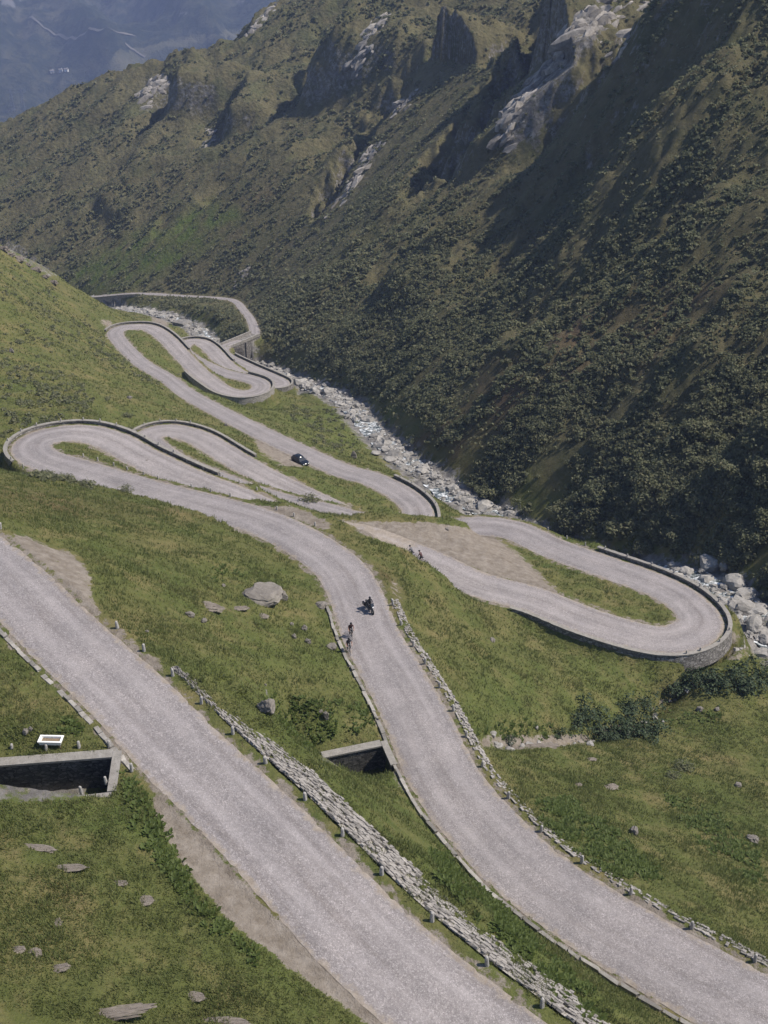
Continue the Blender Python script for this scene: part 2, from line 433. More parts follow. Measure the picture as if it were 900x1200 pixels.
main = Path(PM, hw=[(0, 3.0), (60, 2.85), (420, 2.8), (470, 2.6), (515, 2.2), (560, 2.2), (585, 2.5), (720, 2.5), (770, 2.0), (820, 1.7), (1100, 1.7)])
AC = [(-190,545,46.9),(-110,590,47.3),(-60,626,47.6),(-8,665,47.9),(35,705,48.1),(74,745,48.3),(156,820,48.6),(192,860,48.7),(229,897,48.8),(272,937,48.9),(358,1025,49.2),(428,1100,49.5),(533,1190,50.0),(610,1250,50.4),(700,1320,50.9)]
PA = np.array([at(*c) for c in AC])
roadA = Path(PA, hw=[(0, 2.85)], sxy=5)
log('paths', main.L[-1], roadA.L[-1])

RIV = [(50,30,-80),(62,60,-82.5),(60,90,-85)] + [tuple(at(*c)) for c in
       [(893,745,87.5),(880,715,89),(842,690,90.5),(795,668,93.5)]] + [tuple(at(700,636,97) - np.array([0,0,4.5])), tuple(at(600,600,103) - np.array([0,0,3.2]))] + [tuple(at(*c)) for c in [(540,586,107.8),(480,545,109.8),(440,510,114),(400,468,120),(345,447,129),(312,433,134.5)]] + [(-48,336,-138.5),(-58,358,-142.5),tuple(at(231,387,147)),tuple(at(200,373,151))] + [(-100,442,-158),(-124,474,-168),(-175,515,-180),(-260,560,-190),(-400,640,-215),(-600,740,-245)]
river = Path(np.array(RIV, float), step=1.0, sxy=4, sz=5)
CREEK = np.array([at(*c) for c in [(556,872,65.0),(585,869,67.6),(620,868,70.8),(690,862,76.5),(740,850,79.5),(785,820,82.2),(830,800,84.2),(885,778,86.6)]])
creek = Path(CREEK, step=0.5, sxy=3, sz=4)

# ------------------------------------------------------------------ big slope right of the river
def line_dist(x, y, P, chunk=200000):
    """distance to a sampled polyline, index of the nearest sample, signed side (+ = left of travel)"""
    sh = x.shape; x = x.ravel(); y = y.ravel()
    D = np.empty(len(x)); I = np.empty(len(x), int)
    for a in range(0, len(x), chunk):
        dx = x[a:a+chunk, None] - P[None, :, 0]; dy = y[a:a+chunk, None] - P[None, :, 1]
        d = dx * dx + dy * dy
        i = np.argmin(d, 1); I[a:a+chunk] = i; D[a:a+chunk] = np.sqrt(d[np.arange(len(i)), i])
    T = np.gradient(P[:, :2], axis=0)
    s = T[I, 0] * (y - P[I, 1]) - T[I, 1] * (x - P[I, 0])
    return D.reshape(sh), I.reshape(sh), np.sign(s).reshape(sh)
RIV5 = river.P[::6]
# coarse lookup grid for the river
GX = np.arange(-640, 900, 4.0); GY = np.arange(-60, 1200, 4.0)
_gx, _gy = np.meshgrid(GX, GY)
_d, _i, _s = line_dist(_gx, _gy, RIV5)
RIVD = _d * -_s                     # + on the right bank
RIVZ = RIV5[_i, 2]
for _ in range(3):                  # soften the lookup
    RIVZ = (RIVZ + np.roll(RIVZ, 1, 0) + np.roll(RIVZ, -1, 0) + np.roll(RIVZ, 1, 1) + np.roll(RIVZ, -1, 1)) / 5
def lookup(G, gx, gy, x, y):
    dx = gx[1] - gx[0]; dy = gy[1] - gy[0]
    fx = np.clip((x - gx[0]) / dx, 0, len(gx) - 1.001); fy = np.clip((y - gy[0]) / dy, 0, len(gy) - 1.001)
    i = fx.astype(int); j = fy.astype(int); a = fx - i; b = fy - j
    return (G[j, i] * (1 - a) + G[j, i + 1] * a) * (1 - b) + (G[j + 1, i] * (1 - a) + G[j + 1, i + 1] * a) * b
# a much smoother valley line carries the far part of the slope
_rs = Path(np.array(RIV, float), step=1.0, sxy=45, sz=45).P[::4]
_d2, _i2, _s2 = line_dist(_gx, _gy, _rs)
RIVD2 = _d2 * -_s2; RIVZ2 = _rs[_i2, 2]
def blur(G, n):
    for _ in range(n):
        P = np.pad(G, 1, mode='edge'); G = (P[1:-1, 1:-1] * 2 + P[:-2, 1:-1] + P[2:, 1:-1] + P[1:-1, :-2] + P[1:-1, 2:]) / 6
    return G
RIVB = blur(RIVZ2 + 0.58 * np.maximum(RIVD2 - 3, 0), 60)
def slope_base(x, y):
    d = lookup(RIVD, GX, GY, x, y); z = lookup(RIVZ, GX, GY, x, y)
    dd = np.maximum(d - 3, 0)
    z1 = z + 0.58 * dd + 4.0 * (1 - np.exp(-dd / 6))
    w = sstep(8, 55, d)
    return z1 * (1 - w) + (lookup(RIVB, GX, GY, x, y) + 4.0) * w, d
def march(fn, u, v, t0=30, t1=1600, n=700):
    u = np.atleast_1d(np.asarray(u, float)); v = np.atleast_1d(np.asarray(v, float)); r = ray(u, v)
    ts = np.geomspace(t0, t1, n)
    p = r[:, None, :] * ts[None, :, None]
    below = p[..., 2] < fn(p[..., 0], p[..., 1])
    below[:, -1] = True
    k = np.maximum(np.argmax(below, 1), 1); lo = ts[k - 1]; hi = ts[k]
    for _ in range(14):
        mid = 0.5 * (lo + hi); q = r * mid[:, None]
        b = q[:, 2] < fn(q[:, 0], q[:, 1]); hi = np.where(b, mid, hi); lo = np.where(b, lo, mid)
    return r * hi[:, None]
sb = lambda x, y: slope_base(x, y)[0]
RIDGE = np.array([(-200,232),(-60,172),(0,140),(75,110),(150,81),(220,62),(286,47),(300,18),(335,-4),(400,-45),(480,-100)], float)
RP = march(sb, RIDGE[:, 0], RIDGE[:, 1])
RP = np.concatenate([RP, RP[-1:] + (RP[-1:] - RP[-2:-1]) * np.array([[1], [3], [8]])[:, :1]])
RP = resample(RP, 6.0)
log('ridge', RP[0].round(), RP[len(RP)//2].round())
# spurs: crest polyline in the view, height, width of the lit side, width of the steep shaded side
SPURS = [
    ('plan', [(300,560),(262,500),(226,440),(192,388),(160,350),(128,326),(98,319),(72,320),(50,322),(30,326)], 44, 70, 34),  # upper crest lies out of view, added to cast shade over the gully
    ([(745,-60),(712,0),(688,40),(655,90),(618,140),(588,175),(560,215)], 33, 44, 20),
    ([(560,30),(525,70),(490,110),(455,155),(420,195),(396,240),(350,285)], 27, 36, 16),
    ([(520,-60),(468,0),(440,30),(405,85),(372,130)], 25, 34, 15),
    ([(240,80),(222,100),(208,140)], 17, 25, 10),
    ([(300,90),(288,120),(272,165)], 12, 20, 9),
    ([(304,180),(286,212),(256,240)], 15, 18, 8),
    ([(1250,380),(1080,450),(960,520),(900,562),(840,600),(780,636),(745,655)], 8, 14, 9),
    ([(1300,130),(1080,225),(900,300),(800,345),(700,390),(600,445),(520,490),(490,510)], 5, 40, 17),
    ([(1300,30),(1080,115),(900,190),(800,235),(700,278),(600,318),(540,345)], 4, 35, 16),
    ([(960,160),(860,205),(780,250),(640,330),(520,390),(450,450),(420,490)], 4.5, 30, 15),
    ([(1300,220),(1120,320),(1000,380),(900,440),(830,490),(740,560),(700,600)], 4.5, 24, 16),
    ([(560,300),(470,360),(380,420),(340,440)], 3.5, 22, 12),
    ([(330,270),(290,310),(262,345)], 5, 22, 12),
    ([(620,215),(560,262),(490,310),(430,352)], 6, 26, 10),
    ([(360,230),(310,275),(280,300)], 6, 20, 9),
    ([(180,180),(150,215),(110,250)], 6, 20, 10),
]
SP = []
for spec in SPURS:
    if spec[0] == 'plan':
        _, px, A, wr, wl = spec; px = np.array(px, float)
        P = resample(np.column_stack([px, sb(px[:, 0], px[:, 1])]), 4.0)
    else:
        px, A, wr, wl = spec
        px = np.array(px, float); P = march(sb, px[:, 0], px[:, 1]); P = resample(P, 4.0)
    if len(P) > 12: P[:, 0] = gsmooth(P[:, 0], 2.5); P[:, 1] = gsmooth(P[:, 1], 2.5)
    SP.append((P, A, wr, wl))
def relief(x, y):
    out = np.zeros_like(x); crest = np.zeros_like(x)
    for k, (P, A, wr, wl) in enumerate(SP):
        lo = P.min(0) - 3 * wr; hi = P.max(0) + 3 * wr
        m = (x > lo[0]) & (x < hi[0]) & (y > lo[1]) & (y < hi[1])
        if not m.any(): continue
        xm, ym = x[m], y[m]
        wob = wl * (0.45 * noise(xm / 38, ym / 38, 40 + k) + 0.16 * noise(xm / 13, ym / 13, 60 + k))
        D, I, S = line_dist(xm, ym, P)
        D = D + np.where(S > 0, -0.3, 1) * wob * sstep(0, 8, D)
        n = len(P) - 1
        T = np.gradient(P[:, :2], axis=0); T /= np.linalg.norm(T, axis=1)[:, None]
        t = (I + np.clip(((xm - P[I, 0]) * T[I, 0] + (ym - P[I, 1]) * T[I, 1]) / 4.0, -0.5, 0.5)) / n
        # true distance beyond the ends fades the spur out
        fade = sstep(0, 0.26, t) * sstep(0, 0.16, 1 - t)
        # travel runs downhill: the lit side lies to its left (towards the camera), the shaded one to its right
        lit = S > 0
        near_ = np.exp(-(np.maximum(D, 0) / wr) ** 1.6)
        q = np.maximum(D, 0) / wl
        far_ = 1 - 1.45 * sstep(0, 1.15, q) + 0.45 * sstep(1.3, 4.2, q)
        far_ = far_ + 0.55 * sstep(0, 0.5, q) * sstep(3.0, 1.0, q) * fbm(xm / 24, ym / 24, 4, 160 + k, 0.6)
        out[m] += A * fade * np.where(lit, near_, far_)
        crest[m] = np.maximum(crest[m], fade * np.clip(A / 22, 0, 1) * np.exp(-(D / (6 + A * 0.28)) ** 2))
    return out, crest
_bench = main.P[main.L > 792][::4]
def bench(x, y, z):
    m = (x > -230) & (x < 60) & (y > 300) & (y < 600)
    if m.any():
        D, I, S = line_dist(x[m], y[m], _bench)
        top = _bench[I, 2] - 0.1 + np.where(S > 0, 0.12, 0.80) * np.maximum(D - 3.0, 0) + np.where(D > 110, 1e3, 0)
        z = z.copy(); z[m] = np.minimum(z[m], top)
    return z
def slope_full(x, y, detail=True):
    z, d = slope_base(x, y)
    rel, crest = relief(x, y)
    far = sstep(2, 40, d)
    z = z + rel * sstep(4, 30, d)
    if detail:
        # gullies and ribs following the fall line
        a = math.radians(28); lx = x * math.cos(a) + y * math.sin(a); ly = -x * math.sin(a) + y * math.cos(a)
        wx = lx + 14 * noise(x / 60, y / 60, 5); wy = ly + 10 * noise(x / 45, y / 45, 6)
        big = sstep(80, 260, d)
        z = z + far * (3.0 + 4.5 * big) * (0.5 - np.abs(noise(wx / 170, wy / 34, 9)) * 1.8)
        z = z + far * (2.2 + 2.2 * big) * (0.5 - np.abs(noise(wx / 95, wy / 17, 12)) * 1.8)
        z = z + far * (2.2 + 2.0 * big) * fbm(wx / 62, wy / 15, 4, 21, 0.55)
        z = z + far * (0.8 + 1.3 * big) * fbm(x / 11, y / 11, 4, 31, 0.6)
        z = z + far * sstep(15, 60, np.abs(rel) * 2) * 1.6 * fbm(wx / 30, wy / 5, 3, 33)
        z = z + crest * far * 2.4 * fbm(wx / 26, wy / 11, 4, 52, 0.5)
    z = bench(x, y, z) + 0.0
    Dr, Ir, Sr = line_dist(x, y, RP)
    sbk = np.where(Sr > 0, Dr, -Dr)        # + beyond the ridge (travel runs up to the right)
    zr = RP[Ir, 2]
    cap = zr + 3.5 * fbm(x / 22, y / 22, 3, 80) - np.where(sbk > 0, 0.85 * sbk, 0) + np.where(sbk < 0, 1e3 * sstep(0, 60, -sbk), 0) + np.where(sbk < 0, -sbk * 1.2, 0)
    z = np.minimum(z, cap)
    return z, d, rel, crest
log('spurs ready')
for P_,A_,_,_ in SP: log('spur',A_,P_[0].round(),P_[-1].round(),len(P_))

# ------------------------------------------------------------------ the valley side with the road: relaxed surface through all known heights
FXA, FXB, FYA, FYB, FS = -150.0, 92.0, 10.0, 500.0, 0.5
fx = np.arange(FXA, FXB + 1e-6, FS); fy = np.arange(FYA, FYB + 1e-6, FS)
def raster(paths, reach=9.0):
    D = np.full((len(fy), len(fx)), 99.0); I = np.zeros(D.shape, int); W = np.zeros(D.shape, int)
    for w, p in enumerate(paths):
        for k, (x, y, z) in enumerate(p.P):
            i0 = int((x - reach - FXA) / FS); i1 = int((x + reach - FXA) / FS) + 2
            j0 = int((y - reach - FYA) / FS); j1 = int((y + reach - FYA) / FS) + 2
            i0, j0 = max(i0, 0), max(j0, 0); i1, j1 = min(i1, len(fx)), min(j1, len(fy))
            if i0 >= i1 or j0 >= j1: continue
            d = np.hypot(fx[None, i0:i1] - x, fy[j0:j1, None] - y)
            sub = D[j0:j1, i0:i1]; m = d < sub
            sub[m] = d[m]; I[j0:j1, i0:i1][m] = k; W[j0:j1, i0:i1][m] = w
    return D, I, W
roads = [main, roadA]
RD, RI, RW = raster(roads)
RZ = np.where(RW == 0, main.P[np.minimum(RI, len(main.P) - 1), 2], roadA.P[np.minimum(RI, len(roadA.P) - 1), 2])
RH = np.where(RW == 0, main.hw[np.minimum(RI, len(main.P) - 1)], roadA.hw[np.minimum(RI, len(roadA.P) - 1)])
_tx = np.where(RW == 0, main.T[np.minimum(RI, len(main.P) - 1), 0], roadA.T[np.minimum(RI, len(roadA.P) - 1), 0])
_ty = np.where(RW == 0, main.T[np.minimum(RI, len(main.P) - 1), 1], roadA.T[np.minimum(RI, len(roadA.P) - 1), 1])
_px = np.where(RW == 0, main.P[np.minimum(RI, len(main.P) - 1), 0], roadA.P[np.minimum(RI, len(roadA.P) - 1), 0])
_py = np.where(RW == 0, main.P[np.minimum(RI, len(main.P) - 1), 1], roadA.P[np.minimum(RI, len(roadA.P) - 1), 1])
fgx, fgy = np.meshgrid(fx, fy)
RS = np.sign(_tx * (fgy - _py) - _ty * (fgx - _px))       # + = left of travel
RL = np.where(RW == 0, main.L[np.minimum(RI, len(main.P) - 1)], roadA.L[np.minimum(RI, len(roadA.P) - 1)])
def Lat(p, u, v, lo=0, hi=1e9): return p.L[p.near(u, v, lo, hi)]
# stations along the main road used for walls
ST = {k: main.L[main.near(*q)] for k, q in dict(b0=(915,1200), b1=(458,700), h1a=(28,548), h1b=(240,566), c0=(620,700), c1=(700,660)).items()}
i_h1 = main.near(36, 524, 100, 150); L_h1 = main.L[i_h1]
i_c = main.near(822, 729, 200, 270); L_c = main.L[i_c]
i_h2 = main.near(172, 512, 320, 380); L_h2 = main.L[i_h2]
i_d = main.near(490, 600, 395, 450); L_d = main.L[i_d]
i_h3 = main.near(141, 385, 520, 600); L_h3 = main.L[i_h3]
i_e = main.near(303, 458, 590, 660); L_e = main.L[i_e]
i_h4 = main.near(214, 411, 630, 720); L_h4 = main.L[i_h4]
i_f = main.near(331, 446, 680, 770); L_f = main.L[i_f]
log('stations', [round(float(q)) for q in (L_h1, L_c, L_h2, L_d, L_h3, L_e, L_h4, L_f, main.L[-1])])
L_a0 = Lat(roadA, 150, 800); L_a1 = roadA.L[-1]
# (road, from, to, side of travel, drop): outer sides carried by retaining walls
WALLS = [(0, L_h1 - 8, L_h1 + 38, 1, 2.6), (0, L_c - 24, L_c + 24, -1, 1.0), (0, L_h2 - 6, L_h2 + 30, 1, 2.2), (0, L_d - 5, L_d + 14, -1, 2.4),
         (0, L_h3 - 4, L_h3 + 34, 1, 2.2), (0, L_e - 24, L_e + 14, -1, 3.4), (0, L_h4 - 4, L_h4 + 32, 1, 2.6), (0, L_f - 16, L_f + 34, -1, 3.0)]
cx, cy, cz = [], [], []
def con(x, y, z): cx.append(np.ravel(x)); cy.append(np.ravel(y)); cz.append(np.ravel(z))
_bs = (main.L[main.near(264, 406, 740, 800)] + 1.0, main.L[main.near(290, 395.5, 760, 830)] - 1.0)
BRIDGE = (RW == 0) & (RL > _bs[0]) & (RL < _bs[1]) & (RD < 8)
RD[BRIDGE] = 60.0
m = RD < RH + 0.9; con(fgx[m], fgy[m], RZ[m])
for w, a, b, sd, drop in WALLS:
    m = (RW == w) & (RL > a) & (RL < b) & (RS == sd) & (RD > RH + 1.6) & (RD < RH + 2.9)
    con(fgx[m], fgy[m], RZ[m] - drop * np.minimum(1, np.minimum(RL[m] - a, b - RL[m]) / 5 + 0.15))
# pitched stone bank on the outer side of the upper road
m = (RW == 1) & (RL > L_a0) & (RS == 1) & (RD > RH + 3.5) & (RD < RH + 4.5)
PITCHK = np.clip((RL - L_a0) / 12, 0, 1)
con(fgx[m], fgy[m], (RZ - 2.0 * PITCHK)[m])
road_zone = RD < RH + 4.0
m = (RD > RH + 0.9)
def line(pts, width=0, wall_ok=False):
    P = np.array([at(*p) for p in pts]) if len(pts[0]) == 3 and pts[0][1] > 0 and pts[0][2] > 0 else np.array(pts, float)
    P = resample(P, 0.5)
    i = np.round((P[:, 0] - FXA) / FS).astype(int); j = np.round((P[:, 1] - FYA) / FS).astype(int)
    ok = (i >= 0) & (j >= 0) & (i < len(fx)) & (j < len(fy))
    keep = np.ones(len(P), bool)
    keep[ok] = RD[j[ok], i[ok]] > RH[j[ok], i[ok]] + 1.3
    con(P[keep, 0], P[keep, 1], P[keep, 2])
# crests and swells of the meadows, as (u, v, drop below the camera)
line([(20,556,67.2),(60,560,66.4),(100,566,65.9),(164,578,65.2),(240,601,64.6),(290,613,64.1)])
line([(267,586,66.9),(300,584.5,66.5),(330,588,66.2),(352,596,66.0),(385,605,66.0),(414,615,66.0),(448,634,66.2),(477,647.5,67.3),(500,661,69.3),(522,675,71.5)])
line([(422,601.5,75.3),(460,603,75.9),(500,603.5,76.4),(530,606,77.0),(545,611,77.8)]); line([(422,606,74.9),(460,608,75.6),(500,608.5,76.1),(530,612,76.8)])
line([(560,604,82.7),(600,603,82.0),(640,611,81.2),(680,630,80.3),(705,644,79.9)])
line([(900,870,82),(900,930,76),(900,1000,70),(900,1060,64.5)])
line([(640,905,68.2),(720,905,71.5),(800,900,75.5)])
line([(-60,500,72),(0,480,75.5),(0,440,80),(0,400,84)])
line([(-160,215,68),(-80,252,80),(0,284,89.5),(40,306,98.5),(75,331,110.5),(112,356,119.5)])
line([(60,430,88),(90,470,82),(120,488,77)])
line([(0,800,47.4),(0,860,47.3)]); line([(0,960,46.6),(0,1100,44.2),(0,1190,43.0)]); line([(120,1190,45.2),(250,1190,47.6)])
line([(357,893,61.6),(400,896.5,62.4),(440,897,62.8)]); line([(362,906,60.9),(400,910,62.2),(440,910,62.7)]); line([(352,872,60.3),(400,866,61.0),(435,858,61.6)])
line([(120,660,50.8),(200,700,55.2),(280,760,57.8)])
line([(-110,385,-140),(-150,375,-125),(-220,380,-112),(-350,400,-100),(-520,420,-90)])
line([(-190,300,-52),(-300,290,-10),(-500,260,60)]); line([(-120,160,-42),(-130,100,-30),(-110,60,-30),(-80,30,-32)])
line([(-60,20,-35),(0,12,-38),(40,15,-50),(60,22,-66)])
line([(-300,120,40),(-500,120,110)])
con(river.P[:, 0], river.P[:, 1], river.P[:, 2])
for off in (-4, -2, 2, 4):
    con(river.P[:, 0] + river.N[:, 0] * off, river.P[:, 1] + river.N[:, 1] * off, river.P[:, 2] + 0.06 * abs(off))
ck = creek.P
i = np.round((ck[:, 0] - FXA) / FS).astype(int); j = np.round((ck[:, 1] - FYA) / FS).astype(int)
con(ck[:, 0], ck[:, 1], ck[:, 2])
# right bank: the big slope itself
mgx, mgy = np.meshgrid(np.arange(-638, 898, 2.0), np.arange(-58, 1000, 2.0))
mz, md = slope_base(mgx, mgy); mz = bench(mgx, mgy, mz); m = (md > 9) & (np.where((mgx > FXA) & (mgx < FXB) & (mgy > FYA) & (mgy < FYB), lookup(RD, fx, fy, mgx, mgy), 99) > 9); con(mgx[m], mgy[m], mz[m])
CX, CY, CZ = np.concatenate(cx), np.concatenate(cy), np.concatenate(cz)
def relax(x0, x1, y0, y1, st, init, iters, fixed_edge):
    gx = np.arange(x0, x1 + 1e-6, st); gy = np.arange(y0, y1 + 1e-6, st); nx, ny = len(gx), len(gy)
    i = np.round((CX - x0) / st).astype(int); j = np.round((CY - y0) / st).astype(int)
    ok = (i >= 0) & (j >= 0) & (i < nx) & (j < ny)
    k = j[ok] * nx + i[ok]
    cnt = np.bincount(k, minlength=nx * ny).reshape(ny, nx); sm = np.bincount(k, CZ[ok], minlength=nx * ny).reshape(ny, nx)
    fix = cnt > 0
    X, Y = np.meshgrid(gx, gy)
    Z = init(X, Y)
    Z[fix] = sm[fix] / cnt[fix]
    if fixed_edge: fix[0, :] = fix[-1, :] = True; fix[:, 0] = fix[:, -1] = True
    hold = Z.copy()
    for it in range(iters):
        Zp = np.pad(Z, 1, mode='edge')
        A = 0.25 * (Zp[:-2, 1:-1] + Zp[2:, 1:-1] + Zp[1:-1, :-2] + Zp[1:-1, 2:])
        Z = np.where(fix, hold, A)
    return gx, gy, Z
init = lambda X, Y: np.where(lookup(RIVD, GX, GY, X, Y) > 0, slope_base(X, Y)[0], -70.0)
for st, iters in ((16, 400), (8, 300), (4, 250)):
    g = relax(-640, 896, -60, 1000, st, init, iters, False)
    init = (lambda g: lambda X, Y: lookup(g[2], g[0], g[1], X, Y))(g)
CG = g
for st, iters in ((2, 250), (1, 200), (0.5, 90)):
    g = relax(FXA, FXB, FYA, FYB, st, init, iters, True)
    init = (lambda g: lambda X, Y: lookup(g[2], g[0], g[1], X, Y))(g)
FG = g
def relaxed(x, y):
    zc = lookup(CG[2], CG[0], CG[1], x, y); zf = lookup(FG[2], FG[0], FG[1], x, y)
    e = np.minimum(np.minimum(x - FXA, FXB - x), np.minimum(y - FYA, FYB - y))
    return zc + (zf - zc) * sstep(0, 6, e)
log('relaxed')

# channels of the two culverts: (mouth at the road, direction away from it, length, half width, floor level)
def frame(pa, pb):
    d = pb[:2] - pa[:2]; L = np.linalg.norm(d); d = d / L
    return pa, d, np.array([-d[1], d[0]]), L
# upper culvert: far wall from the road edge leftwards
CU_A = at(134, 886, 48.75); CU_B = at(-60, 893, 48.2)
CL_A = at(447, 874, 61.9); CL_B = at(362, 886, 61.4)
CULV = [(frame(CU_A, CU_B), 2.9, 2.3), (frame(CL_A, CL_B), 2.2, 2.1)]   # channel width towards the camera, depth
DIRT = [
    ([(405,613),(440,611),(500,612),(545,618),(580,628),(612,652),(640,680),(668,704),(640,700),(606,684),(560,668),(500,648),(468,640),(430,628)], 1),
    ([(293,506),(318,512),(345,528),(358,548),(330,546),(305,530)], 1),
    ([(178,932),(184,960),(200,992),(225,1028),(262,1072),(300,1105),(345,1138),(400,1178),(450,1215),(480,1215),(440,1180),(345,1095),(275,1022),(196,938)], 1),
    ([(15,622),(50,636),(88,650),(104,668),(108,695),(120,728),(100,712),(55,665),(20,640)], 0.9),
    ([(262,598),(300,592),(345,594),(372,604),(392,618),(380,622),(340,606),(300,602)], 1),
    ([(112,373),(130,376),(136,388),(126,386)], 1),
    ([(176,368),(196,372),(200,384),(190,386),(178,378)], 1),
    ([(540,614),(600,612),(640,622),(668,638),(640,632),(600,618)], 0.8),
    ([(425,700),(478,640),(470,690)], 0.0),
    ([(462,670),(476,700),(470,715),(455,690)], 0.55),
    ([(0,922),(60,920),(90,924),(88,930),(0,932)], .6),
    ([(370,891),(430,891),(440,895),(385,895)], 0.5),
    ([(560,862),(690,860),(690,872),(600,880),(560,876)], 0.75),
    ([(695,852),(760,838),(795,812),(790,800),(750,845),(700,866)], 0.6),
    ([(845,740),(862,735),(885,765),(868,775),(830,772)], 0.5),
]
ROCKP = [
    ([(578,165),(600,120),(640,70),(690,5),(725,0),(700,50),(665,95),(640,150),(600,185)], 1.0),
    ([(390,262),(418,200),(440,170),(470,120),(480,135),(450,190),(410,250)], 0.6),
    ([(155,135),(165,85),(200,85),(215,120),(190,135)], 0.75),
    ([(405,30),(440,15),(450,60),(425,105),(410,100)], 0.55),
    ([(700,60),(760,0),(860,0),(880,40),(800,70),(740,110)], 0.55),
    ([(230,160),(260,130),(262,200),(232,205)], 0.4),
    ([(0,270),(30,285),(75,325),(60,330),(20,305),(0,292)], 0.85),
    ([(290,0),(350,0),(320,40),(290,45)], 0.55),
    ([(-20,890),(60,900),(118,912),(100,938),(-20,942)], 0.95),
    ([(362,886),(440,886),(452,899),(380,898)], 0.8),
    ([(640,222),(680,222),(760,190),(720,220),(660,245)], 0.6),
    ([(545,335),(600,290),(680,240),(640,280),(560,338)], 0.45),
    ([(0,140),(120,90),(280,45),(286,52),(150,92),(0,152)], 0.5),
]
HEATH = [([(560,430),(760,330),(860,330),(760,430),(640,470),(560,500)], 0.5), ([(470,520),(560,470),(620,500),(560,560),(480,560)], 0.5), ([(300,420),(340,390),(320,370)], 0.2),
         ([(100,300),(220,240),(330,210),(300,270),(180,300)], 0.25), ([(0,565),(200,595),(280,615),(180,612),(0,600)], 0.45), ([(440,650),(478,690),(470,720),(445,680)], 0.6)]
LUSH = [([(70,320),(150,275),(250,235),(290,250),(230,300),(170,332),(110,342)], 1.0), ([(480,880),(560,800),(700,760),(780,780),(690,850),(560,860)], 0.3), ([(0,930),(200,930),(330,1090),(430,1200),(330,1200),(200,1000),(60,960)], 0.6),
        ([(190,780),(440,700),(440,860),(360,880)], 0.4), ([(340,890),(620,1200),(760,1200),(480,900)], 0.5), ([(140,390),(240,440),(470,600),(380,570),(210,450)], 0.4), ([(290,470),(420,480),(420,540),(340,510)], 0.5)]
def inpoly(u, v, poly):
    p = np.array(poly, float); c = np.zeros(u.shape, bool); n = len(p); j = n - 1
    for i in range(n):
        xi, yi = p[i]; xj, yj = p[j]
        if yi != yj:
            c ^= ((yi > v) != (yj > v)) & (u < (xj - xi) * (v - yi) / (yj - yi) + xi)
        j = i
    return c
def paint(u, v, polys, soft=4.0):
    out = np.zeros(u.shape)
    for poly, w in polys:
        if w <= 0: continue
        p = np.array(poly, float); lo = p.min(0) - 12; hi = p.max(0) + 12
        m = (u > lo[0]) & (u < hi[0]) & (v > lo[1]) & (v < hi[1])
        if not m.any(): continue
        um, vm = u[m], v[m]; acc = np.zeros(um.shape)
        for du, dv in ((0, 0), (soft, 0), (-soft, 0), (0, soft * .7), (0, -soft * .7)): acc += inpoly(um + du, vm + dv, poly)
        out[m] = np.maximum(out[m], acc / 5 * w)
    return out

